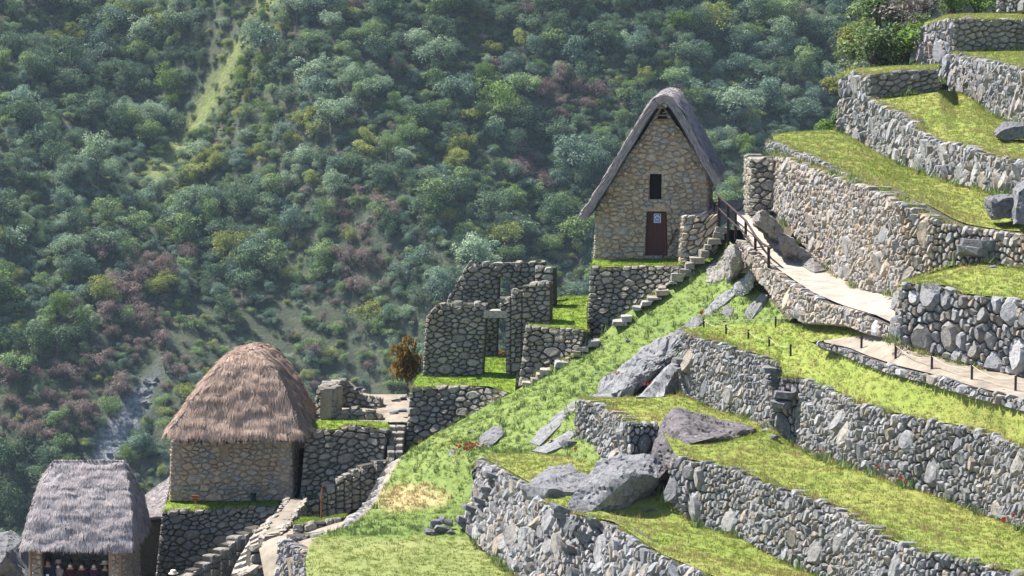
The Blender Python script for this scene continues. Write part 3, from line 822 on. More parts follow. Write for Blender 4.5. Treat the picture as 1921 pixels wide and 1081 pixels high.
# ================================================================ TALL GABLED HOUSE
k = 106.2 / F; a_ = R(-6)
O = P(1113, 490, 106.2); ex = Vector((math.cos(a_), math.sin(a_), 0)); ey = Vector((-math.sin(a_), math.cos(a_), 0))
def hl(px, py, yd=0): return O + ex * ((px - 1113) * k) + ey * yd + Vector((0, 0, (490 - py) * k))
house = empty('gabled_house', O + ex * 2); tag(house, 'tall tan stone house with a steep grey thatched gable roof', 'house')
f = Face([hl(1117, 392), hl(1180, 286), hl(1242, 194), hl(1285, 253), hl(1326, 312)], [hl(1112, 493), hl(1177, 493), hl(1243, 493), hl(1286, 493), hl(1331, 493)])
hw = hole_st(f, [(1219, 325), (1241, 325), (1240, 374), (1218, 374)]); hd = hole_st(f, [(1214, 396), (1250, 396), (1253, 480), (1211, 480)])
tri = hole_st(f, [(1232, 219), (1252, 219), (1242, 196)])
stone_wall('hf', '', '', [f], 'house', 'house', root=house, seed=51, holes={0: [hw, hd]}, thick=.16, topthick=.25)
holed_core(f, [hw, hd], .05, .55, M['clay'], house, 'gable_wall')
f = Face([hl(1326, 310, .02), hl(1326, 310, 4.7)], [hl(1331, 493, .02), hl(1331, 493, 4.7)])
stone_wall('hr', '', '', [f], 'house', 'house', root=house, seed=52, back=.5, thick=.16, core=M['clay'], corename='side_wall', cfront=.05)
f = Face([hl(1118, 396, 4.7), hl(1118, 396, .02)], [hl(1112, 493, 4.7), hl(1112, 493, .02)])
stone_wall('hl', '', '', [f], 'house', 'house', root=house, seed=53, back=.5, thick=.16, core=M['clay'], corename='side_wall', cfront=.05)
mb = MB(); q = [hl(1118, 396, 4.7), hl(1243, 203, 4.7), hl(1326, 310, 4.7), hl(1331, 493, 4.7), hl(1112, 493, 4.7)]
mb.add(q + [v + ey * .4 for v in q], [(4, 3, 2, 1, 0), (5, 6, 7, 8, 9), (0, 1, 6, 5), (1, 2, 7, 6), (2, 3, 8, 7), (3, 4, 9, 8), (4, 0, 5, 9)]); mb.build('back_wall', M['clay'], house, O)
prof_o = [(1093, 398), (1112, 368), (1137, 328), (1159, 290), (1179, 257), (1203, 216), (1223, 188), (1243, 176), (1262, 183), (1285, 216), (1308, 257), (1331, 300), (1348, 328)]
def gprof(v):
    t_ = v * (len(prof_o) - 1); i = min(int(t_), len(prof_o) - 2); f_ = t_ - i
    p0, p1, p2, p3 = (prof_o[min(max(i + q_, 0), len(prof_o) - 1)] for q_ in (-1, 0, 1, 2))
    return tuple(.5 * (2 * p1[c] + (p2[c] - p0[c]) * f_ + (2 * p0[c] - 5 * p1[c] + 4 * p2[c] - p3[c]) * f_ ** 2 + (3 * p1[c] - p0[c] - 3 * p2[c] + p3[c]) * f_ ** 3) for c in (0, 1))
def groof(u, v):
    x, y = gprof(v); return hl(x, y, 5.25 - 5.7 * u)
thatch(house, groof, 26, 60, .30, M['thatch'], M['under'], 26000, rough=.05, slen=(.22, .42), sw=.016, seed=5, lift=.05, name='thatched_roof')
# verge ends cut straw
mb = MB(); V = []; Fc = []; Rn = []; rg = random.Random(9)
for q_ in range(2600):
    v = rg.random(); x, y = gprof(v); d = rg.random() * .26
    x2, y2 = gprof(min(1, v + .01)); x1, y1 = gprof(max(0, v - .01))
    tx, ty = x2 - x1, y2 - y1; l = math.hypot(tx, ty); nx, ny = ty / l, -tx / l
    p = hl(x, y, -.46) + (ex * (-nx) + Vector((0, 0, ny))) * d
    sgn = 1 if v > .52 else -1
    dr = (ex * tx / l - Vector((0, 0, ty / l))) * sgn
    dr = (dr + ey * rg.uniform(-.35, .1)).normalized()
    w = (ex * rg.uniform(-1, 1) + Vector((0, 0, rg.uniform(-1, 1)))).normalized() * .014
    i0 = len(V); V += [p - w, p + w, p + dr * .25]; Fc.append((i0, i0 + 1, i0 + 2)); Rn.append(rg.random())
st_ = mesh_obj('verge_straw', V, Fc, M['thatch'], house, Rn, False, O); st_['kind'] = 'stuff'
# gable vent, lintels, pegs, purlins
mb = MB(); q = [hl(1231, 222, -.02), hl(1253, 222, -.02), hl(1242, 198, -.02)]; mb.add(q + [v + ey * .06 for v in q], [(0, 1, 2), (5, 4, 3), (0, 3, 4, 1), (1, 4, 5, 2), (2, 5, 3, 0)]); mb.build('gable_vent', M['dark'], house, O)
for (p0, p1) in [((1230, 222), (1254, 222)), ((1233, 214), (1251, 214))]:
    mb = MB(); mb.tube([hl(*p0, -.06), hl(*p1, -.06)], .03, 6); mb.build('vent_bar', M['pole'], house, hl(*p0))
mb = MB(); mb.box((hl(1208, 391) + hl(1256, 391)) / 2 + ey * .2, ex * .5, ey * .24, (0, 0, .07), .8); mb.build('lintel', M['house'], house, hl(1232, 391))
mb = MB(); mb.box((hl(1213, 321) + hl(1246, 321)) / 2 + ey * .2, ex * .34, ey * .23, (0, 0, .06), .3); mb.build('lintel', M['house'], house, hl(1230, 321))
for (px, py) in [(1202, 268), (1263, 247), (1174, 322), (1299, 303), (1145, 373), (1317, 306), (1130, 381)]:
    mb = MB(); mb.tube([hl(px, py, .15), hl(px, py + 1, -.32)], [.075, .06], 8, .7); mb.build('peg_stone', M['house'], house, hl(px, py))
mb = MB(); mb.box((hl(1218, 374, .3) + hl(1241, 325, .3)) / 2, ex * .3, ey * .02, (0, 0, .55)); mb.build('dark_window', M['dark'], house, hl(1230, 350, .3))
door = mesh_obj('door', [hl(1212, 480, .2), hl(1252, 480, .2), hl(1249, 396, .2), hl(1215, 396, .2), hl(1212, 480, .26), hl(1252, 480, .26), hl(1249, 396, .26), hl(1215, 396, .26)],
                [(0, 1, 2, 3), (7, 6, 5, 4), (0, 4, 5, 1), (1, 5, 6, 2), (2, 6, 7, 3), (3, 7, 4, 0)], M['door'], house, .5, False, hl(1232, 480, .2))
for i in range(6):
    x0, x1 = 1212.6 + i * 6.6, 1212.6 + i * 6.6 + 5.8
    c0 = 1232 + (x0 - 1232) * .86; c1 = 1232 + (x1 - 1232) * .86
    v = [hl(x0, 479, .17), hl(x1, 479, .17), hl(c1, 398, .17), hl(c0, 398, .17)]
    mesh_obj('plank', v + [p + ey * .029 for p in v], [(0, 1, 2, 3), (0, 4, 5, 1), (1, 5, 6, 2), (2, 6, 7, 3), (3, 7, 4, 0)], M['door'], door, .5, False, v[0])
mb = MB(); mb.tube([hl(1272, 425, -.25), hl(1245, 480, -.5)], .03, 7); o = mb.build('leaning_pole', M['door'], None, hl(1245, 480, -.5)); tag(o, 'thin reddish pole leaning beside the wooden door', 'pole')
M['blue'] = plain_mat('sign_blue', (.02, .10, .42), (.03, .12, .46), 5, .4, 0); M['white'] = plain_mat('sign_white', (.72, .72, .72), (.8, .8, .8), 5, .5, 0)
sg = empty('door_sign', hl(1232, 416, .15)); tag(sg, 'small blue and white notice fixed to the wooden door', 'sign')
def flat(px0, py0, px1, py1, yd, mat, name, th=.008):
    v = [hl(px0, py1, yd), hl(px1, py1, yd), hl(px1, py0, yd), hl(px0, py0, yd)]
    return mesh_obj(name, v + [p + ey * th for p in v], [(0, 1, 2, 3), (0, 4, 5, 1), (1, 5, 6, 2), (2, 6, 7, 3), (3, 7, 4, 0)], mat, sg, .5, False, v[0])
flat(1226.5, 400, 1239.5, 417, .15, M['white'], 'panel'); flat(1227.5, 401, 1238.5, 413, .144, M['blue'], 'blue_field', .004); flat(1227.5, 414, 1238.5, 416, .144, M['blue'], 'text_bar', .004)
def disc(cx, cy, r, yd, mat, name, n=20):
    v = [hl(cx + r * math.cos(2 * math.pi * i / n), cy - r * math.sin(2 * math.pi * i / n), yd) for i in range(n)]
    mesh_obj(name, v + [p + ey * .003 for p in v], [tuple(range(n))] + [(i, i + n, (i + 1) % n + n, (i + 1) % n) for i in range(n)], mat, sg, .5, False, hl(cx, cy, yd))
disc(1233, 407, 4.4, .140, M['white'], 'symbol_ring'); disc(1233, 407, 3.0, .136, M['blue'], 'symbol_disc'); disc(1233, 405.6, 1.1, .132, M['white'], 'symbol_dot')

# bastion beside the house, landing
f1 = Face([P(1278, 405, 105.4), P(1281, 405, 104.3)], [P(1272, 506, 105.2), P(1273, 508, 104.1)])
f2 = Face([P(1281, 405, 104.3), P(1315, 402, 104.1), P(1348, 400, 104)], [P(1273, 508, 104.1), P(1312, 500, 103.9), P(1348, 470, 103.8)])
stone_wall('bast', 'stone_bastion', 'square stone bastion with a flat top beside the gabled house', [f1, f2], 'coursed', 'house', cat='wall', seed=55, back=.9, topthick=.4)
sheet('house_landing', [[P(1281, 405, 104.6), P(1315, 402, 104.4), P(1350, 400, 104.3), P(1378, 396, 105)], [P(1297, 397, 106.2), P(1330, 393, 106.4), P(1362, 388, 107), P(1402, 384, 107.2)], [P(1330, 380, 109), P(1352, 378, 109.4), P(1378, 375, 109.6), P(1404, 376, 109.6)]],
      M['dirt'], 'bare earth landing between the gabled house and the walkway', 20, 5, rough=.01)

# ================================================================ BROWN-ROOFED HUT
hut = empty('thatched_hut', P(430, 938, 101)); tag(hut, 'tan stone hut under a rounded shaggy brown thatched roof', 'hut')
f = px_face([(320, 829, 99.4), (430, 829, 99.3), (546, 828, 99.2)], [(300, 940), (430, 941), (560, 940)], 3, .12)
nich = hole_st(f, [(412, 838), (426, 838), (426, 866), (412, 866)])
stone_wall('h2f', '', '', [f], 'house', 'house', root=hut, seed=56, back=.5, thick=.16, holes={0: [nich]}); holed_core(f, [], .06, .5, M['clay'], hut, 'front_wall')
fr, br_ = P(546, 828, 99.2), P(546, 940, 99.1)
f = Face([fr, fr + Vector((.22, 5.6, 0))], [br_ + Vector((.05, 0, 0)), br_ + Vector((.27, 5.6, 0))])
stone_wall('h2r', '', '', [f], 'house', 'house', root=hut, seed=57, back=.5, thick=.16, core=M['clay'], corename='side_wall', cfront=.06)
fl_, bl_ = P(320, 829, 99.4), P(317, 940, 99.3)
f = Face([fl_ + Vector((0, 4.6, 0)), fl_], [bl_ + Vector((0, 4.6, 0)), bl_])
stone_wall('h2l', '', '', [f], 'house', 'house', root=hut, seed=58, back=.5, thick=.16, core=M['clay'], corename='side_wall', cfront=.06)
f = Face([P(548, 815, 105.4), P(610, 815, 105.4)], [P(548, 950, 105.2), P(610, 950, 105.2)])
stone_wall('pass', 'passage_backdrop', 'added backdrop wall standing in for the dark passage behind the brown-roofed hut', [f], 'coursed', 'ruin', cat='wall', seed=59)  # backdrop added to darken the gap, where only deep shade lies
mb = MB(); c = P(433, 885, 101.9); mb.box(c + Vector((.15, .1, 0)), (1.6, 0, 0), (0, 1.8, 0), (0, 0, .98)); mb.build('inner_walls', M['clay'], hut, c)
ze = -16.62
at = ring(Vector((-11.95, 97.9, ze)), Vector((-7.0, 97.9, ze)), Vector((-6.95, 104.0, ze)), Vector((-11.9, 104.0, ze)), Vector((-9.45, 100.1, -13.95)), Vector((-8.65, 100.1, -13.95)), 1.3)
RB = Vector((-9.0, 102.2, -13.85))
def h2(u, v):
    e, r = at(u)
    fy = max(0, min(1, (e.y - 97.9) / 6.1)); r = Vector((-9.05, 100.2 + fy * 1.9, -13.98))
    p = e.lerp(r, v); p.z = e.z + (r.z - e.z) * float(np.interp(v, [0, .08, .2, .4, .62, .78, .9, 1], [0, .11, .29, .58, .83, .945, .988, 1]))
    return p
thatch(hut, h2, 72, 26, .22, M['thatch_red'], M['under_red'], 60000, closed=True, rough=.085, slen=(.28, .5), sw=.013, seed=6, lift=.06, name='thatched_roof')

# ================================================================ GREY-ROOFED SHELTER
shel = empty('open_shelter', P(140, 1141, 95.5)); tag(shel, 'open-fronted stone shelter with a layered grey thatched roof', 'shelter')
ze = -19.62; zf = -21.86
at1 = ring(Vector((-16.1, 93.5, ze)), Vector((-12.42, 93.5, ze)), Vector((-12.4, 98.1, ze)), Vector((-16.3, 98.1, ze)), P(101, 866, 95.7), P(230, 866, 95.7), .35)
def h1(u, v):
    e, r = at1(u); p = e.lerp(r, v); c = Vector((-14.2, 95.8, 0)); o_ = Vector((p.x - c.x, p.y - c.y, 0))
    if o_.length > 1e-3: o_.normalize()
    return p + o_ * .16 * math.sin(math.pi * v) + Vector((0, 0, .08 * math.sin(math.pi * v)))
thatch(shel, h1, 80, 30, .2, M['thatch'], M['under'], 48000, closed=True, rows=9, rough=.07, slen=(.2, .34), sw=.012, seed=8, lift=.06, name='thatched_roof')
def vwall(key, x0, y0, x1, y1, z0, z1, root, seed, **kw):
    f = Face([Vector((x0, y0, z1)), Vector((x1, y1, z1))], [Vector((x0, y0, z0)), Vector((x1, y1, z0))])
    stone_wall(key, '', '', [f], 'house', 'house', root=root, seed=seed, thick=.16, core=M['clay'], cfront=.06, **kw)
vwall('s1', -12.75, 94.0, -12.72, 97.6, zf, ze + .15, shel, 61, back=.55, corename='side_wall')
vwall('s2', -13.2, 93.95, -12.76, 93.95, zf, ze + .1, shel, 62, back=.5, corename='pier')
vwall('s3', -15.85, 93.95, -15.5, 93.95, zf, ze + .1, shel, 63, back=3.5, corename='side_wall')
vwall('s4', -15.5, 95.9, -13.2, 95.9, zf, ze + .3, shel, 64, back=.5, corename='back_wall')
for px in (57, 226):
    p = P(px, 1050, 93.85); mb = MB(); mb.tube([Vector((p.x, p.y, zf)), Vector((p.x, p.y, ze + .1))], .055, 8); mb.build('post', M['pole'], shel, Vector((p.x, p.y, zf)))
mb = MB(); mb.tube([Vector((-15.9, 93.85, ze + .05)), Vector((-12.7, 93.85, ze + .05))], .06, 8); mb.build('eave_beam', M['pole'], shel, Vector((-14.3, 93.85, ze)))
sheet('shelter_floor', [[Vector((-19, 88, zf - .1)), Vector((-10, 88, zf - .1))], [Vector((-19, 94, zf)), Vector((-10.5, 94, zf))], [Vector((-19, 99, zf)), Vector((-11.5, 99, zf))]], M['dirt'], 'trodden earth floor of the open shelter', 20, 6, rough=.01)
# grey roof glimpsed between the two huts
lean = empty('small_outbuilding', P(290, 1010, 101)); tag(lean, 'small outbuilding with a plain grey roof between the two thatched huts', 'outbuilding')
q4 = [P(258, 973, 100.2), P(306, 969, 99.8), P(322, 893, 102.5), P(262, 936, 103)]
def lf(u, v): return q4[0].lerp(q4[1], u).lerp(q4[3].lerp(q4[2], u), v)
thatch(lean, lf, 14, 14, .1, M['thatch'], M['under'], 2500, rough=.02, slen=(.1, .2), sw=.012, name='roof')
mb = MB(); c = P(288, 1020, 101.3); mb.box(c, (.55, 0, 0), (0, .9, 0), (0, 0, .95)); mb.build('wall', M['core'], lean, c)  # dark earth colour on the wall paints in the shade of the recess
mb = MB(); mb.tube([P(255, 937, 103.2), P(272, 935, 103.2)], .05, 6); mb.build('ridge_pole', M['pole'], lean, P(258, 937, 103.2))

# ================================================================ STAIRWAY AND LOW WALLS, LOWER LEFT
rock_q = []
def swall(key, label, T, B, style='coursed', mat='ruin', seed=1, size=.9, cat='wall', back=.5, name='stair_wall', **kw):
    f = Face([P(*t) for t in T], [P(*b) for b in B])
    return stone_wall(key, name, label, [f], style, mat, cat=cat, seed=seed, size=size, back=back, **kw)
zz = [(352, 1084), (366, 1074), (368, 1067), (384, 1063), (386, 1055), (398, 1051), (400, 1042), (416, 1039), (418, 1030), (432, 1027), (434, 1019), (446, 1015), (448, 1009), (462, 1005), (464, 998), (477, 995), (479, 988), (500, 984)]
zb = [(352, 1125), (427, 1090), (440, 1064), (458, 1034), (474, 1006), (500, 994)]
def stepped(key, label, tr, base, Yf, style, mat, seed, size):
    fs_ = []
    for (x0, y0), (x1, y1) in zip(tr[0::2], tr[1::2]):
        fs_.append(Face([P(x0, y0, Yf(x0)), P(x1 - .5, y1, Yf(x1))], [P(x0, max(interp(base, x0), y0 + 6), Yf(x0) - .1), P(x1 - .5, max(interp(base, x1), y1 + 6), Yf(x1) - .1)], True))
    stone_wall(key, 'stair_wall', label, fs_, style, mat, cat='wall', seed=seed, size=size, back=.45)
stepped('Z1', 'stepped parapet climbing beside the sandy ramp below the brown-roofed hut', zz, zb, lambda x: 92.6 + (x - 352) * .026, 'house', 'ruin', 71, 1.35)
sheet('sandy_ramp', [[P(420, 1115, 90.5), P(440, 1062, 93), P(458, 1031, 94.4), P(474, 1003, 95.4), P(498, 982, 96.6), P(530, 952, 97.6)], [P(478, 1115, 90.4), P(478, 1050, 92.6), P(490, 1016, 94), P(507, 984, 95.8), P(530, 960, 96.8), P(546, 938, 98)]], M['sand'], 'narrow pale sandy ramp between the stepped walls', 24, 5, rough=.02)
sheet('earth_bank', [[P(505, 1130, 89.5), P(560, 1130, 88), P(600, 1090, 86.5)], [P(486, 1030, 91.6), P(545, 1012, 91), P(672, 1010, 89.7)], [P(494, 1012, 93), P(560, 1003, 92.2), P(690, 968, 92)], [P(550, 972, 96), P(576, 969, 97.2), P(610, 977, 97.4), P(645, 970, 97.7), P(690, 951, 98), P(712, 915, 98.1)]], M['dirt'], 'trodden brown earth bank around the stair walls', 24, 6, rough=.03)
t = empty('ramp_steps', P(480, 1030, 94)); tag(t, 'flat stones laid as steps across the sandy ramp', 'steps'); rg = random.Random(31)
for a0, b0 in zip(resample([P(424, 1104, 91), P(441, 1061, 93), P(459, 1030, 94.4), P(475, 1002, 95.4), P(500, 981, 96.6), P(532, 951, 97.6)], 13), resample([P(476, 1104, 90.8), P(477, 1051, 92.6), P(489, 1017, 94), P(506, 985, 95.8), P(529, 961, 96.8), P(545, 939, 98)], 13)):
    n = 3
    for j in range(n):
        c = a0.lerp(b0, (j + .5) / n + rg.uniform(-.03, .03)); hw_ = (b0 - a0) * (.5 / n * rg.uniform(.8, .97)); th_ = Vector((hw_.y, -hw_.x, 0)).normalized() * rg.uniform(.08, .13)
        rock_q.append((t, [c + hw_ * u_ + th_ * v_ + Vector((0, 0, w_ + rg.uniform(-.015, .015))) for u_ in (-1, 1) for v_ in (-1, 1) for w_ in (-.06, .06)]))
f1 = Face([P(527, 1003, 93), P(549, 972, 95), P(572, 939, 97.2)], [P(530, 1016, 93), P(553, 992, 95), P(576, 968, 97.1)])
f2 = Face([P(490, 1008, 92.8), P(527, 1003, 93)], [P(489, 1024, 92.7), P(528, 1018, 92.9)])
stone_wall('Z2', 'stair_wall', 'broad wall with a flat brown earth top beside the sandy ramp', [f1, f2], 'house', 'ruin', cat='wall', seed=72, size=1.2, back=.4)
sheet('wall_top_earth', [[P(491, 1007, 92.85), P(514, 972, 95), P(541, 934, 97.3)], [P(527, 1002, 93.05), P(549, 971, 95.05), P(572, 937, 97.3)]], M['dirt'], 'brown earth top of the broad stair wall', 16, 5, rough=.02)
for kk, (pts_, lb_) in enumerate([([(491, 1007, 92.9), (514, 972, 95), (541, 933, 97.35)], 'row of edge stones on the ramp side of the earth-topped wall'), ([(527, 1002, 93.1), (549, 971, 95.1), (572, 936, 97.35)], 'row of edge stones on the grass side of the earth-topped wall')]):
    t = empty('edge_stones', P(*pts_[0])); tag(t, lb_, 'kerb'); rg = random.Random(40 + kk)
    for p in resample([P(*q_) for q_ in pts_], 22):
        m_ = rg.uniform(.09, .15); rock_q.append((t, [p + Vector((rg.uniform(-1, 1) * m_, rg.uniform(-1, 1) * m_ * 1.6, rg.uniform(-.6, .6) * m_)) for _ in range(10)]))
swall('Z2b', 'short block of wall stepping down at the ramp edge', [(474, 1029, 91.6), (498, 1022, 91.8), (522, 1021, 91.9)], [(471, 1064, 91.5), (498, 1066, 91.7), (521, 1066, 91.8)], 'house', 'ruin', 73, 1.3)
swall('Z2c', 'lowest block of stair wall at the bottom edge', [(452, 1079, 90.6), (478, 1066, 90.8), (502, 1061, 91)], [(450, 1110, 90.5), (480, 1110, 90.7), (504, 1100, 90.9)], 'house', 'ruin', 74, 1.2)
z3 = [(572, 940), (600, 936), (602, 927), (614, 924), (616, 914), (630, 910), (632, 901), (646, 897), (648, 890), (660, 887), (662, 881), (676, 879), (678, 874), (694, 872), (704, 867), (722, 861), (741, 863)]
z3b = [(572, 966), (610, 974), (645, 967), (690, 947), (715, 908), (742, 874)]
z3 = [(572, 940), (601, 936), (601, 927), (615, 924), (615, 914), (631, 910), (631, 901), (647, 897), (647, 890), (661, 887), (661, 881), (677, 878), (677, 873), (703, 868), (703, 864), (741, 862)]
stepped('Z3', 'stepped stone wall climbing to the small staircase', z3, z3b, lambda x: 97.3 + (x - 572) * .007, 'coursed', 'ruin', 75, .9)
swall('H2', 'low straight wall in front of the little grass patch', [(549, 984, 92.2), (580, 981, 92.2), (610, 977, 92.3), (641, 971, 92.4)], [(549, 1002, 92.1), (580, 1003, 92.1), (610, 1004, 92.2), (641, 998, 92.3)], 'coursed', 'ruin', 76, .85)
swall('H2b', 'lowest course of flat stones edging the lawn beside the ramp', [(540, 1005, 90.8), (575, 1003, 90.9), (608, 999, 91)], [(540, 1014, 90.7), (575, 1012, 90.8), (608, 1008, 90.9)], 'coursed', 'ruin', 77, .8)
sheet('grass_patch', [[P(549, 983, 92.6), P(600, 978, 92.7), P(641, 971, 92.8)], [P(574, 968, 96.8), P(612, 974, 97), P(650, 964, 97)]], M['lawn_green'], 'little green patch enclosed by the stair walls', 14, 5, dens=70, pal=2)
sheet('dirt_path', [[P(742, 863, 97.7), P(722, 897, 96), P(699, 943, 93.6), P(683, 958, 92.6), P(638, 1004, 90)], [P(758, 853, 97.5), P(738, 892, 95.8), P(709, 945, 93.2), P(699, 974, 92.1), P(672, 1007, 89.9)]], M['dirt'], 'narrow dirt path dropping from the small staircase', 24, 4, rough=.02)
swall('E1', 'row of kerb stones edging the narrow dirt path', [(637, 1001, 90.3), (660, 978, 91.4), (684, 955, 92.8), (700, 938, 93.8), (724, 892, 96.2), (742, 862, 97.8)], [(637, 1010, 90.2), (660, 988, 91.3), (684, 965, 92.7), (701, 946, 93.7), (726, 898, 96.1), (744, 868, 97.7)], 'big', 'terrace', 78, .5, 'kerb', .25, 'path_kerb', topthick=.25, thick=.15)
swall('E2', 'small revetment under the lower end of the dirt path', [(669, 1003, 90), (684, 988, 91.2), (699, 973, 92.3)], [(672, 1011, 89.9), (688, 1000, 91.1), (703, 986, 92.2)], 'coursed', 'ruin', 79, .7, back=.3)
swall('W00', 'lit rubble wall end below the bottom lawn beside the ramp', [(523, 1013, 90.2), (545, 1022, 89.3), (566, 1034, 88.2), (594, 1058, 86)], [(516, 1095, 90), (538, 1102, 89.1), (558, 1112, 88), (588, 1128, 85.8)], 'rubble', 'terrace', 80, 1.0)

# staircase between the two retaining walls
t = empty('stone_staircase', P(745, 860, 99)); tag(t, 'five-step stone staircase between two dark retaining walls', 'staircase')
rg = random.Random(4)
for i, (x0, x1, y, Y) in enumerate([(726, 756, 848, 98.7), (727, 757, 836, 99.1), (728, 758, 823, 99.5), (728, 760, 811, 99.9), (724, 762, 799, 100.3)]):
    n = 2
    for j in range(n):
        xa, xb = x0 + (x1 - x0) * j / n, x0 + (x1 - x0) * (j + 1) / n - .8
        c = P((xa + xb) / 2, y + rg.uniform(-1, 1), Y); mb = MB()
        mb.box(c + Vector((0, .35, -.13)), ((xb - xa) / 2 * Y / F, 0, 0), (rg.uniform(-.03, .03), .42, 0), (0, 0, .13), rg.random()); o = mb.build('step', M['ruin'], t, c)
        bm = bmesh.new(); bm.from_mesh(o.data); bmesh.ops.bevel(bm, geom=list(bm.edges), offset=.03, segments=1, affect='EDGES'); bm.to_mesh(o.data); bm.free()
        o.data.attributes.active_index = 0

# ================================================================ ROCKS
def rock(name, label, pts, mat='rock', seed=1, rough=.09, fine=.16, cat='boulder', group=None, parent=None):
    bm = bmesh.new()
    for p in pts: bm.verts.new(p if isinstance(p, Vector) else P(*p))
    r_ = bmesh.ops.convex_hull(bm, input=bm.verts)
    bmesh.ops.delete(bm, geom=[g for g in set(r_.get('geom_interior', [])) | set(r_.get('geom_unused', [])) if isinstance(g, bmesh.types.BMVert) and g.is_valid], context='VERTS')
    for _ in range(6):
        long = [e for e in bm.edges if e.calc_length() > fine]
        if not long: break
        bmesh.ops.subdivide_edges(bm, edges=long, cuts=1); bmesh.ops.triangulate(bm, faces=[f_ for f_ in bm.faces if len(f_.verts) > 3])
    bm.normal_update()
    sh = Vector((seed * 3.1, seed * 1.7, 0)); nv = [(v, v.normal.copy()) for v in bm.verts]
    for v, n_ in nv:
        q_ = v.co * 1.3 + sh
        d = noise.fractal(q_, .9, 2.1, 5) * rough + noise.noise(q_ * .6) * rough
        cr = abs(noise.noise(Vector((q_.x * 1.6, q_.y * 1.6, q_.z * 2.6))));
        if cr < .07: d -= (.07 - cr) * rough * 9
        v.co += n_ * d
    me = bpy.data.meshes.new(name); bm.to_mesh(me); bm.free()
    me.materials.append(M[mat]); a = me.attributes.new('rnd', 'FLOAT', 'FACE'); a.data.foreach_set('value', np.full(len(me.polygons), (seed * .37) % 1, dtype=np.float32))
    c = Vector(); 
    for v in me.vertices: c += v.co
    c /= len(me.vertices); c.z = min(v.co.z for v in me.vertices)
    me.transform(Matrix.Translation(-c))
    o = bpy.data.objects.new(name, me); col.objects.link(o); o.location = c
    if parent: o.parent = parent; o.location = c - world_loc(parent)
    else: tag(o, label, cat, group)
    return o
for i, (t, pts) in enumerate(rock_q): rock('step', None, pts, 'terrace_warm', i + 500, .02, .2, parent=t)
def slab(pxs, Y, depth, dz=0):
    """outline pixels with near depth Y, plus the same moved back"""
    out = []
    for p in pxs:
        y = p[2] if len(p) > 2 else Y
        v = P(p[0], p[1], y); out += [v, v + Vector((0, depth, dz))]
    return out
rock('boulder', 'large flat-topped purple-grey boulder on the second terrace', [(1221, 862, 87.0), (1226, 905, 86.8), (1238, 792, 87.0), (1262, 772, 87.0), (1300, 771, 88.2), (1395, 795, 88.4), (1416, 808, 87.4), (1418, 824, 87.0), (1335, 822, 84.4), (1296, 832, 83.8), (1256, 880, 84.6), (1290, 866, 84.9), (1290, 800, 90.5), (1250, 885, 88), (1400, 848, 88.6), (1335, 850, 86.4)], 'rock_dark', 3, .12, .13)
rock('boulder', 'wedge-shaped grey boulder with a flat lit top at the edge of the lowest terrace', [(980, 912, 83.6), (1000, 896, 84.8), (1034, 875, 86.6), (1070, 872, 87.0), (1104, 888, 86.0), (1100, 905, 84.4), (1075, 924, 83.0), (1030, 918, 82.8), (985, 936, 83.6), (1012, 950, 83.0), (1060, 950, 82.9), (1040, 935, 87)], 'rock', 5, .10, .13)
rock('boulder', 'tall tilted boulder with a shaded underside between the two walls', [(1073, 944, 82.0), (1084, 916, 82.2), (1128, 860, 82.9), (1160, 849, 83.2), (1222, 855, 83.2), (1242, 876, 82.9), (1239, 896, 81.6), (1215, 940, 82.6), (1155, 964, 81.3), (1108, 960, 81.2), (1150, 900, 81.3), (1192, 888, 81.0), (1200, 868, 86), (1130, 900, 86), (1190, 955, 84)], 'rock', 8, .15, .13)
rock('boulder', 'boulder built into the lowest wall below the tilted boulder', [(1053, 960, 80.6), (1068, 942, 81.4), (1110, 946, 82.2), (1145, 966, 81.8), (1140, 982, 80.6), (1100, 990, 79.9), (1060, 1030, 79.8), (1052, 1000, 80.1), (1080, 985, 79.7), (1090, 960, 83)], 'rock', 11, .11, .13)
rock('boulder', 'dark square boulder at the right edge of the upper lawn', slab([(1863, 380), (1900, 370), (1935, 372), (1930, 410), (1870, 412)], 84.9, 1.3), 'rock', 12, .13)
rock('boulder', 'pointed pale rock cut by the right edge above the tallest wall', slab([(1903, 420), (1910, 360), (1940, 335), (1960, 425)], 83.9, .8), 'rock', 13, .13)
rock('boulder', 'pale rock on the third tier lawn at the right edge', slab([(1872, 254), (1898, 237), (1935, 234), (1940, 262), (1890, 263)], 97, 1.4), 'rock', 14, .12)
rock('boulder', 'large grey boulder at the bottom edge on the lowest lawn', [(588, 1090, 86), (590, 1052, 87), (604, 1040, 87.4), (628, 1042, 87.4), (648, 1068, 86.8), (650, 1095, 85.8), (612, 1060, 85.4), (630, 1070, 89)], 'rock', 15, .12, .13)
rock('boulder', 'rounded rock just showing at the bottom edge of the lawn', [(795, 1092, 84), (808, 1071, 84.6), (830, 1067, 84.8), (850, 1082, 84.4), (852, 1095, 84), (825, 1080, 86)], 'rock', 16, .05)
rock('boulder', 'small grey rock on the green slope by the dirt path', [(776, 880, 94.6), (782, 869, 95), (800, 867, 95), (805, 876, 94.8), (795, 884, 94.4), (790, 875, 95.6)], 'rock', 17, .03, .1)
rock('boulder', 'pair of pale rocks beside the red flowers', [(838, 855, 93.6), (842, 843, 94), (862, 838, 94.2), (878, 850, 93.6), (872, 862, 93.2), (860, 850, 95)], 'rock', 18, .05, .12)
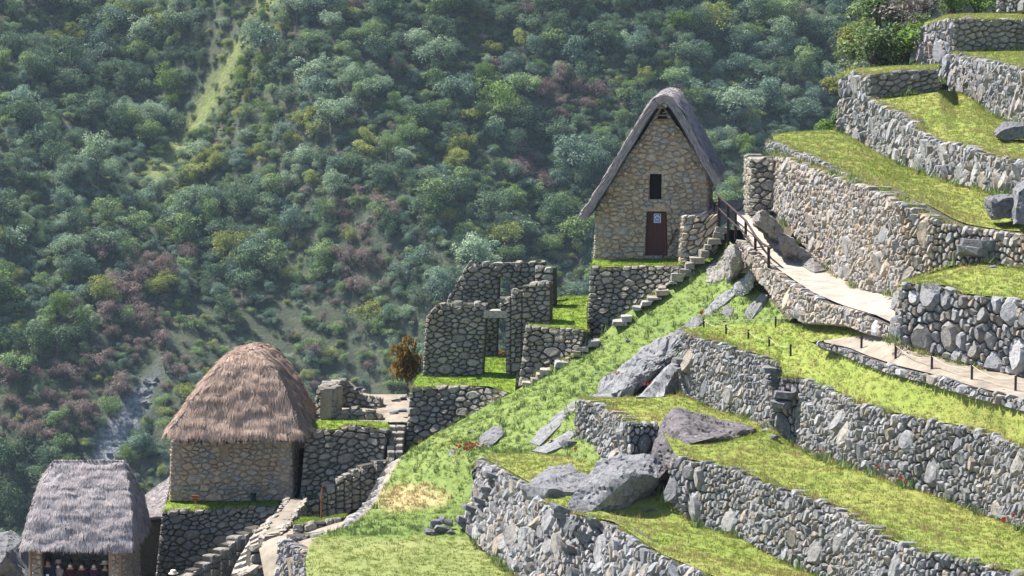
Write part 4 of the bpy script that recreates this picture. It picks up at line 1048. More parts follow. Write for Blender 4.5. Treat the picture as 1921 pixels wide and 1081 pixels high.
for i, (x, y, s_) in enumerate([(808, 1000, 14), (830, 996, 18), (846, 1002, 12), (820, 984, 13), (838, 980, 12), (815, 1005, 10), (828, 972, 9)]):
    c = G(x, y + (1000 - y) * .6, 88.3); c = P(x, y, c.y - .1); rg = random.Random(i + 90); m_ = s_ / 62
    rock('loose_stone', 'loose grey stone heaped in the small pile on the lawn', [c + Vector((rg.uniform(-1, 1) * m_ * 1.1, rg.uniform(-1, 1) * m_ * .8, rg.uniform(-.8, .9) * m_ * .8)) for _ in range(14)], 'rock', i + 20, .02, .12, 'stone', 'pile of loose stones on the lawn')
for i, (x, y, Y, s_) in enumerate([(1213, 958, 82, 9), (1225, 957, 82.2, 6), (1265, 955, 81.5, 5), (1438, 812, 88, 12), (1450, 822, 87, 9), (1432, 800, 88.6, 10), (1862, 502, 81.5, 9), (905, 838, 93.5, 7), (885, 812, 95.5, 8), (1095, 573, 104.5, 4), (895, 770, 98, 6), (1120, 700, 99, 6), (1180, 640, 100.4, 6), (1010, 760, 97.6, 6), (742, 752, 104, 10), (755, 750, 104, 11), (740, 776, 102, 9), (756, 772, 102, 10), (762, 784, 101, 8), (684, 734, 103.2, 9), (672, 730, 103.3, 8)]):
    c = G(x, y, Y) if i < 19 else P(x, y, Y); rg = random.Random(i + 190); m_ = s_ / 58
    lab = ['pale flat stone lying on the lowest terrace lawn', 'little stone next to the pale flat stone', 'pebble-sized stone by the shaded wall foot', 'dark block at the foot of the wall notch', 'flat stone beside the notch block', 'upper block in the wall notch', 'white stone lying on the ledge lawn', 'stone beside the red flowers on the slope', 'stone on the mid slope', 'white stone at the edge of the grass pocket', 'stone near the ruin on the grass slope', 'stone among slope weeds', 'stone high on the green slope', 'stone above the slanting slab', 'far flat stone at the side of the sandy court', 'pale flat stone against the retaining wall by the sandy court', 'near flat stone at the side of the sandy court', 'middle flat stone in the sandy court corner', 'stone at the top of the small staircase', 'white stone perched on the low ruin', 'second white stone perched on the low ruin'][i]
    rock('loose_stone', lab, [c + Vector((rg.uniform(-1, 1) * m_ * 1.2, rg.uniform(-1, 1) * m_, rg.uniform(-.5, .9) * m_ * .7)) for _ in range(14)], 'rock', i + 40, .02, .12, 'stone')
# outcrop slabs
def outcrop(label, pts, seed, mat='rock', rough=.1, fine=.18): rock('rock_outcrop', label, pts, mat, seed, rough, fine, 'rock')
def crust(label, outline, ridge, seed, h=.35, rough=.12, mat='rock', fine=.16):
    pts = []
    for (x, y) in outline:
        g = G(x, y); pts += [g + Vector((0, .05, -.25)), g + Vector((0, -.04, .04))]
    for (x, y) in ridge:
        g = G(x, y); pts.append(g + Vector((0, -.25 * h, h)))
    rock('rock_outcrop', label, pts, mat, seed, rough, fine, 'rock')
crust('long slanting bedrock slab left of the narrow-stoned terrace wall', [(1100, 752), (1118, 735), (1160, 700), (1215, 655), (1262, 625), (1278, 640), (1272, 668), (1225, 700), (1185, 728), (1150, 748)], [(1160, 715), (1210, 675), (1250, 645), (1190, 705), (1240, 672)], 31, .22, .22, 'rock_pale')
crust('lower strip of bedrock above the grass of the second terrace', [(1195, 748), (1215, 725), (1272, 682), (1276, 708), (1245, 745)], [(1235, 722), (1258, 705)], 32, .18, .15, 'rock_pale')
for i_, (ol, rd, lb_) in enumerate([
    ([(1322, 530), (1326, 505), (1342, 490), (1350, 512), (1342, 532)], [(1334, 508)], 'lowest block of the cracked bedrock beside the upper stairs'),
    ([(1343, 490), (1358, 474), (1366, 500), (1356, 526), (1346, 530)], [(1354, 496)], 'middle block of the cracked bedrock beside the upper stairs'),
    ([(1358, 474), (1378, 462), (1390, 478), (1384, 512), (1364, 522)], [(1374, 484)], 'top block of the cracked bedrock under the railing'),
    ([(1318, 596), (1330, 574), (1352, 558), (1356, 574), (1338, 592)], [(1336, 578)], 'lower piece of the slanting slab below the cracked bedrock'),
    ([(1350, 560), (1378, 540), (1384, 550), (1358, 574)], [(1366, 555)], 'middle piece of the slanting slab below the cracked bedrock'),
    ([(1378, 540), (1408, 516), (1414, 526), (1388, 550)], [(1396, 532)], 'upper piece of the slanting slab below the cracked bedrock')]):
    crust(lb_, ol, rd, 135 + i_, .10, .11, 'rock_pale' if i_ > 2 else 'rock_warm', .12)
crust('broken ledge of bedrock at the top of the green slope', [(1240, 648), (1285, 612), (1318, 592), (1322, 604), (1290, 630), (1250, 662)], [(1280, 625), (1300, 610)], 43, .22, .14)
crust('leaning flat slab below the end of the railing', [(1392, 598), (1405, 572), (1430, 550), (1440, 556), (1428, 582), (1408, 602)], [(1412, 578), (1428, 562)], 37, .2, .06)
crust('small knob of bedrock among the weeds under the railing', [(1352, 590), (1362, 575), (1376, 580), (1372, 594)], [(1364, 584)], 44, .2, .08)
crust('smooth pale bedrock rib beside the short wall end', [(995, 832), (1012, 806), (1045, 776), (1078, 752), (1080, 768), (1050, 800), (1012, 838)], [(1020, 815), (1050, 788)], 33, .18, .05, 'rock_pale')
crust('pale tongue of bedrock meeting the lowest terrace lawn', [(998, 848), (1030, 836), (1072, 806), (1076, 818), (1058, 838), (1025, 852)], [(1030, 842), (1055, 825)], 34, .14, .04, 'rock_pale')
for i_, (ol, rd, lb_) in enumerate([
    ([(1412, 410), (1424, 399), (1442, 404), (1452, 416), (1436, 424)], [(1430, 409)], 'bedrock sheet at the foot of the far buttress'),
    ([(1436, 424), (1452, 414), (1466, 430), (1460, 446), (1444, 438)], [(1454, 428)], 'second bedrock sheet beside the boardwalk'),
    ([(1458, 464), (1468, 448), (1488, 452), (1500, 468), (1478, 480)], [(1478, 462)], 'layered bedrock at the foot of the tallest wall'),
    ([(1478, 482), (1500, 468), (1520, 480), (1514, 494), (1494, 492)], [(1502, 480)], 'middle bedrock layer bulging from the tallest wall'),
    ([(1496, 496), (1514, 488), (1534, 490), (1552, 508), (1528, 513)], [(1524, 497)], 'lowest bedrock shelf bulging onto the sandy walkway')]):
    crust(lb_, ol, rd, 145 + i_, .28, .10, 'rock_warm', .12)
outcrop('bare pale rock at the lower left corner', [(-30, 1095, 99), (-20, 1000, 103), (20, 990, 104), (48, 1010, 103), (60, 1100, 99), (10, 1040, 98), (30, 1050, 108)], 41, rough=.14)
outcrop('half-buried bedrock in the green slope above the red flowers', [(885, 840, 94.2), (905, 815, 95.4), (935, 800, 96), (948, 808, 95.2), (930, 830, 94), (900, 850, 93.4), (915, 820, 96.5)], 42, rough=.12)

# jutting step stones of the terrace walls: parts of their walls
def steps(key, lst, sz=(.40, .40, .13)):
    f = WALLS[key][0]; root = [o for o in bpy.data.objects if o.get('label') == WL[key]][0]
    for i, (px, py) in enumerate(lst):
        best = None
        for q_ in range(200):
            s_ = f.Lg * (q_ + .5) / 200
            t_ = f.pt(s_, f.h(s_)); b_ = f.pt(s_, 0); d = abs(pix((t_ + b_) / 2)[0] - px)
            if best is None or d < best[0]: best = (d, s_)
        s_ = best[1]; T_, B_2 = pix(f.pt(s_, f.h(s_)))[1], pix(f.pt(s_, 0))[1]
        c = f.pt(s_, max(.1, (B_2 - py) / (B_2 - T_)) * f.h(s_)); i_, _ = f.seg(s_); n_ = f.n[i_]; tg = Vector((-n_.y, n_.x, 0)).normalized()
        rg = random.Random(i + 300)
        pts = [c + n_ * (a * sz[1] + .10) + tg * b * sz[0] * (.6 if a > .9 else 1) + Vector((0, 0, d * sz[2] * (1 if a < .9 else .6))) + Vector((rg.uniform(-.03, .03), rg.uniform(-.03, .03), rg.uniform(-.03, .03))) for a in (-1, .3, 1) for b in (-1, 1) for d in (-1, 1)]
        rock('step_stone', None, pts, 'rock', i + 60, .02, .2, parent=root)
WL = {'W0': 'lowest lit rubble terrace wall with jutting step stones below the split boulders', 'WF': 'narrow-stoned terrace wall under the row of short rope posts', 'WE': 'short terrace wall end with a shaded return beside the flat boulder', 'W2': 'tall rubble terrace wall with red flowers at its foot, below the roped path', 'WD': 'tallest terrace wall of tan upright stones above the sandy walkway'}
steps('W0', [(918, 897), (914, 922), (906, 943), (894, 958), (886, 978), (882, 996), (1098, 985), (1086, 1012), (1070, 1035), (1040, 958), (1042, 970)], (.24, .26, .10))
steps('WF', [(1282, 678), (1284, 694), (1448, 695), (1452, 718)], (.24, .26, .10))
steps('WE', [(1082, 832), (1078, 848)], (.26, .3, .10))
steps('W2', [(1474, 742), (1470, 760)], (.3, .3, .12))
steps('WD', [(1838, 462), (1832, 474)], (.5, .35, .16))
# pale stair treads along the foot of the retaining walls
t = empty('long_stairway', P(1000, 715, 99.5)); tag(t, 'long flight of pale stone steps climbing along the retaining walls to the house', 'stairway')
line = [(770, 838, 98.2), (850, 795, 99), (950, 742, 99.8), (985, 718, 100.2), (1050, 685, 100.6), (1100, 650, 101.2), (1190, 582, 102), (1260, 530, 102.6), (1295, 500, 103), (1330, 460, 103.6), (1352, 430, 104)]
pl = resample([P(*q_) for q_ in line], 46); rg = random.Random(12)
for i, p in enumerate(pl):
    big = i > 36
    if not big and (i < 15 or rg.random() < .35): continue
    p = p + Vector((rg.uniform(-.15, .15), 0, rg.uniform(-.06, .04)))
    w = rg.uniform(.13, .24); h_ = rg.uniform(.06, .10) * (1.3 if big else 1)
    pts = [p + Vector((a * w + rg.uniform(-.05, .05), b * .28, d * h_ + rg.uniform(-.03, .03))) for a in (-1, 1) for b in (-1, 1) for d in (-1, 1)]
    rock('step', None, pts, 'terrace_warm' if not big else 'ruin', i + 70, .035, .12, parent=t)

# ================================================================ BOARDWALK, RAILING, ROPE POSTS
t = empty('boardwalk', P(1415, 440, 101)); tag(t, 'short plank boardwalk at the top of the sandy walkway', 'boardwalk')
la = resample([P(1377, 401, 104.6), P(1388, 424, 101.8), P(1404, 444, 99.6), P(1420, 466, 97.6)], 18); lb = resample([P(1399, 399, 105.2), P(1420, 420, 102.8), P(1440, 441, 100.8), P(1458, 463, 98.6)], 18)
for i in range(17):
    up = Vector((0, 0, .05)); a0, a1, b0, b1 = la[i], la[i].lerp(la[i + 1], .93), lb[i], lb[i].lerp(lb[i + 1], .93)
    v = [a0 + up, b0 + up, b1 + up, a1 + up]
    mesh_obj('plank', v + [q_ - Vector((0, 0, .05)) for q_ in v], [(0, 1, 2, 3), (7, 6, 5, 4), (0, 4, 5, 1), (1, 5, 6, 2), (2, 6, 7, 3), (3, 7, 4, 0)], M['plank'], t, .5, False, a0)
t = empty('wooden_railing', P(1400, 440, 99.5)); tag(t, 'dark brown wooden handrail on posts along the walkway edge', 'railing')
for (px, y0, y1, Y) in [(1349, 367, 436, 103.8), (1366, 384, 465, 102.2), (1380, 398, 450, 101.2), (1399, 414, 446, 99.6), (1417, 444, 514, 97.4), (1442, 464, 548, 94.4)]:
    mb = MB(); a, b = P(px, y1, Y), P(px, y0, Y); mb.box((a + b) / 2, (.045, 0, 0), (0, .045, 0), (b - a) / 2); mb.build('post', M['wood'], t, a)
for nm, pts, r_ in [('top_rail', [(1343, 363, 104.4), (1366, 384, 102.2), (1399, 414, 99.6), (1418, 444, 97.4), (1430, 457, 95.9), (1446, 465, 94.2)], .04), ('lower_rail', [(1347, 389, 104), (1366, 409, 102.2), (1397, 438, 99.8), (1415, 469, 97.5), (1441, 494, 94.4)], .032), ('side_rail', [(1333, 372, 105.6), (1340, 383, 104.8), (1348, 384, 104)], .03)]:
    mb = MB(); mb.tube([P(*q_) + Vector((0, -.06, 0)) for q_ in pts], r_, 8); mb.build(nm, M['wood'], t, P(*pts[0]), smooth=True)
mb = MB(); mb.tube([P(1333, 371, 105.6), P(1333, 390, 105.6)], .03, 7); mb.build('post', M['wood'], t, P(1333, 390, 105.6))
mb = MB(); mb.tube([P(1340, 381, 104.8), P(1340, 398, 104.8)], .03, 7); mb.build('post', M['wood'], t, P(1340, 398, 104.8))
posts = [(1320, 598, 614, 97.3), (1362, 609, 627, 95.6), (1404, 619, 636, 93.6), (1443, 632, 650, 91.4), (1483, 646, 668, 89.2), (1455, 594, 614, 93.2), (1577, 589, 610, 87.4), (1616, 630, 653, 84.2), (1680, 645, 673, 82), (1680, 626, 648, 82.6), (1748, 665, 692, 80.4), (1823, 682, 712, 78.6), (1905, 705, 733, 76.6)]
PT = []
plabs = ['short black rope post beside the slanting bedrock, first of the lawn row', 'second short black rope post along the lawn edge', 'third short black rope post along the lawn edge', 'fourth short black rope post along the lawn edge', 'last short black rope post of the lawn row, near the wall notch',
         'black rope post at the back of the small lawn under the leaning slab', 'black rope post at the foot of the walkway wall', 'black rope post at the start of the lower footpath', 'black rope post in front of the big-block wall corner', 'brown post touching the big-block wall corner', 'second rope post along the lower footpath', 'third rope post along the lower footpath', 'rope post nearest the right edge on the lower footpath']
for (px, y0, y1, Y), lb_ in zip(posts, plabs):
    a = G(px, y1, Y); b = P(px, y0, a.y); b.x = a.x; PT.append(b); a = a - Vector((0, 0, .1)); mb = MB(); mb.tube([a, b.lerp(a, .03), b], [.034, .034, .026], 10); o = mb.build('rope_post', M['black'], None, a); tag(o, lb_, 'post', 'short posts carrying the rope')
def rope(label, ids, sag=.12, rad=.006):
    mb = MB(); pts = []
    for i, j in zip(ids, ids[1:]):
        a, b = (PT[q_] + Vector((0, -.03, -.05)) for q_ in (i, j))
        for s_ in range(8):
            f_ = s_ / 8; pts.append(a.lerp(b, f_) - Vector((0, 0, sag * 4 * f_ * (1 - f_))))
    pts.append(b); mb.tube(pts, rad, 5); o = mb.build('rope', M['rope'], None, pts[0]); tag(o, label, 'rope')
rope('thin rope sagging between the posts of the lawn row', [0, 1, 2, 3, 4]); rope('thin rope strung across the back of the small lawn', [0, 5, 6], .03, .005); rope('thick pale rope along the lower footpath', [8, 10, 11, 12], .16, .010)

# ================================================================ SMALL THINGS BY THE HUTS
M['orange'] = plain_mat('orange_board', (.36, .12, .04), (.46, .17, .06), 12, .7, .2, .005); M['rust'] = plain_mat('rusty_rod', (.16, .05, .03), (.28, .10, .05), 20, .8, 0)
sgn = empty('lawn_sign', P(366, 944, 98.6)); tag(sgn, 'small orange wooden notice board on the hut lawn', 'sign')
for y in (932, 937.4):
    mb = MB(); mb.box(P(366, y, 98.5), (.125, 0, 0), (0, .015, 0), (0, 0, .044)); mb.build('board', M['orange'], sgn, P(366, y, 98.5))
mb = MB(); mb.box(P(366, 938, 98.54), (.03, 0, 0), (0, .02, 0), (0, 0, .13)); mb.build('stake', M['orange'], sgn, P(366, 944, 98.54))
for y in (931.4, 933, 937, 938.4):
    mb = MB(); mb.box(P(366, y, 98.48), (.09, 0, 0), (0, .003, 0), (0, 0, .007)); mb.build('lettering_line', M['wood'], sgn, P(366, y, 98.48))
M['potm'] = plain_mat('dark_pot', (.02, .025, .03), (.05, .055, .06), 12, .6, .2, .005)
pot = empty('planter', P(475, 940, 99)); tag(pot, 'dark planter with a pale leafy plant at the hut wall', 'planter')
mb = MB(); b0 = P(475, 941, 99); mb.tube([b0, b0 + Vector((0, 0, .04)), b0 + Vector((0, 0, .22)), b0 + Vector((0, 0, .26))], [.13, .11, .09, .12], 10); mb.build('pot', M['potm'], pot, b0)
M['pale_leaf'] = rnd_mat('pale_leaf', [(.16, .22, .14), (.30, .36, .27)], .7, .25)
mb = MB(); rg = random.Random(3)
for i in range(16):
    a = rg.uniform(0, 6.28); d = Vector((math.cos(a), math.sin(a), rg.uniform(.2, 1))).normalized(); s_ = d.cross(Vector((0, 0, 1))).normalized() * .03; c = b0 + Vector((0, 0, .26))
    mb.add([c - s_ * .4, c + s_ * .4, c + d * .12 + s_, c + d * .2, c + d * .12 - s_], [(0, 1, 2, 3, 4)], rg.random())
mb.build('leaves', M['pale_leaf'], pot, b0)
mb = MB(); mb.tube([P(602, 973, 94.6), P(603, 940, 94.6), P(604, 918, 94.6)], .028, 7); mb.tube([P(604, 920, 94.6), P(607, 907, 94.5)], .018, 6); o = mb.build('rusty_stake', M['rust'], None, P(602, 973, 94.6)); tag(o, 'thin rusty stake with a bent tip standing in the grass patch', 'stake')

# ================================================================ PEOPLE
M['skin'] = plain_mat('skin', (.30, .165, .11), (.36, .20, .135), 30, .6, 0)
def cloth(name, c): return plain_mat(name, tuple(x * .8 for x in c), c, 25, .9, .2, .01)
def body_mesh():
    V = [(0, 0, .95), (0, 0, 1.12), (0, -.01, 1.30), (0, 0, 1.44), (0, 0, 1.52), (0, -.015, 1.60), (0, -.01, 1.70),
         (-.17, 0, 1.41), (-.24, .01, 1.14), (-.20, -.09, .93), (-.17, -.14, .83), (.17, 0, 1.41), (.24, .01, 1.14), (.20, -.09, .93), (.17, -.14, .83),
         (-.10, 0, .88), (-.11, -.01, .48), (-.11, .02, .09), (-.12, -.14, .04), (.10, 0, .88), (.11, -.01, .48), (.11, .02, .09), (.12, -.14, .04), (0, -.115, 1.605)]
    E = [(0, 1), (1, 2), (2, 3), (3, 4), (4, 5), (5, 6), (3, 7), (7, 8), (8, 9), (9, 10), (3, 11), (11, 12), (12, 13), (13, 14), (0, 15), (15, 16), (16, 17), (17, 18), (0, 19), (19, 20), (20, 21), (21, 22), (5, 23)]
    r_ = [(.155, .11), (.14, .10), (.165, .115), (.12, .085), (.052, .055), (.082, .098), (.066, .08), (.072, .07), (.052, .05), (.038, .038), (.035, .02), (.072, .07), (.052, .05), (.038, .038), (.035, .02),
          (.09, .09), (.06, .062), (.042, .045), (.035, .03), (.09, .09), (.06, .062), (.042, .045), (.035, .03), (.012, .014)]
    me = bpy.data.meshes.new('body'); me.from_pydata(V, E, []); o = bpy.data.objects.new('body_tmp', me); col.objects.link(o)
    md = o.modifiers.new('s', 'SKIN'); 
    if not me.skin_vertices: 
        bm = bmesh.new(); bm.from_mesh(me); bm.verts.layers.skin.verify(); bm.to_mesh(me); bm.free()
    for i, v in enumerate(me.skin_vertices[0].data): v.radius = r_[i]; v.use_root = (i == 0)
    sb = o.modifiers.new('d', 'SUBSURF'); sb.levels = 2; sb.render_levels = 2
    dg = bpy.context.evaluated_depsgraph_get(); ev = o.evaluated_get(dg); out = bpy.data.meshes.new_from_object(ev)
    bpy.data.objects.remove(o); bpy.data.meshes.remove(me)
    return out
BODY = body_mesh()
HAIR = plain_mat('black_hair', (.01, .008, .007), (.02, .016, .014), 30, .6, 0)
def lathe(prof, n=16):
    v = []; fs = []
    for (r_, z) in prof:
        for i in range(n): v.append(Vector((r_ * math.cos(2 * math.pi * i / n), r_ * math.sin(2 * math.pi * i / n), z)))
    for j in range(len(prof) - 1):
        for i in range(n): fs.append((j * n + i, j * n + (i + 1) % n, (j + 1) * n + (i + 1) % n, (j + 1) * n + i))
    fs.append(tuple(range((len(prof) - 1) * n, len(prof) * n)))
    return v, fs
def person(px, Y, zfloor, height, shirt, label, hat=None, mask=None, trouser=(.03, .03, .04), turn=0, trim=None):
    base = P(px, 1060, Y); base.z = zfloor; s_ = height / 1.78
    r = empty('person', base); tag(r, label, 'person', None); r.rotation_euler.z = turn
    me = BODY.copy(); me.materials.clear()
    for m_ in (M['skin'], cloth('shirt', shirt), cloth('trousers', trouser), M['black']): me.materials.append(m_)
    for p in me.polygons:
        c = p.center; z = c.z
        p.material_index = 0 if z > 1.475 else 1
        if z < .98 and abs(c.x) < .2 and c.y > -.075: p.material_index = 2
        if z < .90: p.material_index = 2 if abs(c.x) < .17 or z < .75 else 0
        if z < .10: p.material_index = 3
        p.use_smooth = True
    me.transform(Matrix.Scale(s_, 4))
    o = bpy.data.objects.new('body', me); col.objects.link(o); o.parent = r
    def part(nm, v, fs, mat, sm=True):
        m_ = bpy.data.meshes.new(nm); m_.from_pydata([tuple(q_ * s_) for q_ in v], [], fs); m_.materials.append(mat)
        if sm: m_.polygons.foreach_set('use_smooth', [True] * len(m_.polygons))
        p_ = bpy.data.objects.new(nm, m_); col.objects.link(p_); p_.parent = r
    v, fs = lathe([(.098, 1.60), (.106, 1.66), (.10, 1.72), (.07, 1.772), (.02, 1.785)])
    part('hair', [Vector((q_.x * .92, q_.y * 1.05 + .022, q_.z + (.035 if q_.y < -.03 and q_.z < 1.65 else 0))) for q_ in v], fs, HAIR)
    for sx in (-1, 1):
        v, fs = lathe([(.004, -.009), (.011, 0), (.004, .009)], 8); part('eye', [q_ + Vector((sx * .032, -.098, 1.645)) for q_ in v], fs, M['black'])
        part('ear', [Vector((sx * (.083 + q_.x * .3), q_.y * 1.6, 1.62 + q_.z * 3)) for q_ in v], fs, M['skin'])
    if mask:
        v, fs = lathe([(.03, -.055), (.062, -.03), (.07, .01), (.05, .045)], 14); part('face_mask', [Vector((q_.x, -.062 + q_.y * .85, 1.58 + q_.z)) for q_ in v], fs, cloth('mask', mask))
    if hat:
        c, brim = hat; v, fs = lathe([(brim, 1.705), (brim * .97, 1.722), (.115, 1.725), (.108, 1.79), (.085, 1.83), (.03, 1.842)], 20); part('hat', v, fs, cloth('hat', c))
    if trim:
        v, fs = lathe([(.09, 1.445), (.075, 1.475), (.066, 1.49)], 14); part('collar', [Vector((q_.x * 1.05, q_.y, q_.z)) for q_ in v], fs, cloth('collar', trim))
    return r
person(90, 94.35, -21.86, 1.80, (.012, .022, .05), 'tall bareheaded person in a dark navy shirt with a badge under the eave', turn=R(-15))
b0 = P(90, 1079, 94.2); mb = MB(); mb.box(b0 + Vector((-.01, -.02, 0)), (.05, 0, 0), (0, .006, 0), (0, 0, .03)); o = mb.build('name_badge', M['white'], None, b0); tag(o, 'white name badge on the navy shirt under the eave', 'badge')
person(109.5, 94.45, -21.86, 1.66, (.26, .24, .225), 'person in a pale jacket with a pinkish sun hat and face mask under the eave', hat=((.40, .31, .28), .16), mask=(.6, .62, .62))
person(132, 94.4, -21.86, 1.70, (.05, .006, .01), 'person in a dark red top with a white mask under the eave', mask=(.65, .65, .66))
person(153.5, 94.35, -21.86, 1.68, (.03, .012, .015), 'person in a black and red jacket with a white mask under the eave', mask=(.65, .65, .66), trim=(.45, .02, .02))
person(176.5, 94.4, -21.86, 1.68, (.05, .014, .04), 'person in a purple top with a pale mint mask under the eave', mask=(.5, .62, .58))
person(197.5, 94.3, -21.86, 1.66, (.015, .015, .02), 'person in black wearing a cream straw hat under the eave', hat=((.55, .47, .33), .19))
person(325, 91.6, -21.60, 1.66, (.30, .08, .06), 'person in a cream hat just showing at the bottom edge below the retaining wall', hat=((.60, .53, .40), .17))

# ================================================================ PLANTS
def leaf_kind(name, pal, tr=.28): M[name] = rnd_mat(name, pal, .7, tr)
leaf_kind('leaf_dark', [(.022, .052, .034), (.056, .105, .058), (.125, .185, .09), (.26, .33, .155)])
leaf_kind('leaf_mid', [(.044, .088, .036), (.105, .175, .062), (.20, .285, .095), (.36, .42, .16)])
leaf_kind('leaf_blue', [(.050, .095, .076), (.105, .175, .125), (.18, .265, .18), (.31, .39, .28)])
leaf_kind('leaf_yellow', [(.08, .105, .028), (.18, .21, .045), (.29, .32, .07), (.43, .43, .12)])
leaf_kind('leaf_pale', [(.09, .145, .095), (.19, .27, .155), (.30, .385, .23), (.45, .51, .36)])
leaf_kind('leaf_brown', [(.090, .068, .057), (.18, .13, .108), (.28, .20, .175), (.39, .295, .265)])
leaf_kind('leaf_bright', [(.06, .11, .018), (.11, .18, .028), (.17, .26, .04), (.24, .32, .07)])
leaf_kind('leaf_orange', [(.07, .055, .012), (.15, .10, .02), (.24, .13, .022), (.09, .10, .025)])
M['bark'] = plain_mat('bark', (.05, .04, .03), (.11, .09, .07), 12, .95, .5, .02)

def crown(seed, nclump, nleaf, ls, shape=(1, 1, .85), droop=0.0, mat='leaf_mid', trunk=True, zc=1.0, twig=0):
    """a tree about 2 m tall, crown radius about 1, foot at z=0; leaf faces in clumps"""
    rg = np.random.RandomState(seed); V = []; Fc = []; Rn = []; MI = []
    cl = []
    for i in range(nclump):
        d = rg.normal(size=3); d /= np.linalg.norm(d); d[2] = d[2] if d[2] > -.35 else -d[2]
        r_ = rg.uniform(.35, 1.05) if i else 0
        cl.append((d * r_ * np.array(shape), rg.uniform(.18, .48), rg.uniform(-.22, .26)))
    for c, cr, tone in cl:
        n = int(nleaf * (cr / .36) ** 2)
        for _ in range(n):
            d = rg.normal(size=3); d /= np.linalg.norm(d)
            if d[2] < -.3 and rg.rand() < .6: d[2] *= -1
            p = c + d * cr * rg.uniform(.72, 1.08) * np.array([1, 1, .8])
            nn = d * .45 + rg.normal(size=3) * .5 + np.array([-.25, .1, .75]); nn /= np.linalg.norm(nn)
            a = np.cross(nn, rg.normal(size=3)); a /= np.linalg.norm(a); b = np.cross(nn, a)
            if droop: a = a * (1 - droop) + np.array([0, 0, -1]) * droop; a /= np.linalg.norm(a)
            l = ls * rg.uniform(.6, 1.4); w = l * rg.uniform(.35, .6)
            p = p + np.array([0, 0, zc]); i0 = len(V)
            V += [p - a * l * .5, p + b * w * .5, p + a * l * .5, p - b * w * .5]; Fc.append((i0, i0 + 1, i0 + 2, i0 + 3))
            Rn.append(min(1, max(0, .45 + tone + rg.normal() * .2))); MI.append(0)
    mb = MB()
    if trunk:
        mb.tube([(0, 0, -.6), (.03, .02, .3), (.0, .05, zc * .9)], [.075, .055, .03], 6)
        for c, cr, _ in cl[1:7]:
            mb.tube([(0, .03, zc * .55), tuple(Vector((c[0], c[1], c[2] + zc)) * .6 + Vector((0, 0, zc * .15))), (c[0], c[1], c[2] + zc)], [.035, .022, .008], 5)
    if twig:
        for _ in range(twig):
            d = rg.normal(size=3); d /= np.linalg.norm(d); d[2] = abs(d[2]); e_ = d * rg.uniform(.6, 1.0) * np.array(shape)
            mb.tube([(0, 0, .1), tuple(e_ * .5 + np.array([0, 0, zc * .5])), (e_[0], e_[1], e_[2] + zc)], [.03, .018, .006], 4)
    return V, Fc, Rn, [tuple(v) for v in mb.v], mb.f
def crown_mesh(name, leafmat, *args, **kw):
    V, Fc, Rn, TV, TF = crown(*args, **kw)
    n = len(V); me = bpy.data.meshes.new(name)
    me.from_pydata([tuple(v) for v in V] + TV, [], Fc + [tuple(i + n for i in f_) for f_ in TF])
    me.materials.append(M[leafmat]); me.materials.append(M['bark'])
    a = me.attributes.new('rnd', 'FLOAT', 'FACE'); a.data.foreach_set('value', np.array(Rn + [.5] * len(TF), dtype=np.float32))
    me.polygons.foreach_set('material_index', [0] * len(Fc) + [1] * len(TF)); me.update(); return me

def near_plant(name, label, cat, base, sc, leafmat, seed, nclump, nleaf, ls, group=None, **kw):
    V, Fc, Rn, TV, TF = crown(seed, nclump, nleaf, ls, **kw)
    r = empty(name, base); tag(r, label, cat, group); r.scale = sc if not np.isscalar(sc) else (sc, sc, sc)
    for nm, v, f_, m_, rn in (('crown', V, Fc, M[leafmat], Rn), ('trunk', TV, TF, M['bark'], [.5] * len(TF))):
        if not f_: continue
        me = bpy.data.meshes.new(nm); me.from_pydata([tuple(q_) for q_ in v], [], f_); me.materials.append(m_)
        a = me.attributes.new('rnd', 'FLOAT', 'FACE'); a.data.foreach_set('value', np.array(rn, dtype=np.float32))
        o = bpy.data.objects.new(nm, me); col.objects.link(o); o.parent = r
    return r
for a_k, b_k in (('leaf_mid', [(.05, .085, .03), (.09, .14, .045), (.15, .21, .07), (.24, .29, .12)]), ('leaf_dark', [(.03, .055, .022), (.06, .095, .035), (.11, .15, .055), (.18, .22, .09)]), ('leaf_yellow', [(.08, .10, .025), (.16, .18, .04), (.24, .26, .07), (.34, .34, .12)]), ('leaf_pale', [(.08, .11, .06), (.15, .19, .10), (.24, .28, .16), (.34, .37, .24)]), ('leaf_brown', [(.10, .085, .07), (.17, .14, .12), (.24, .20, .17), (.30, .26, .23)]), ('leaf_bright', [(.07, .13, .02), (.13, .22, .035), (.20, .30, .05), (.28, .38, .09)])):
    leaf_kind('bush_' + a_k, b_k)
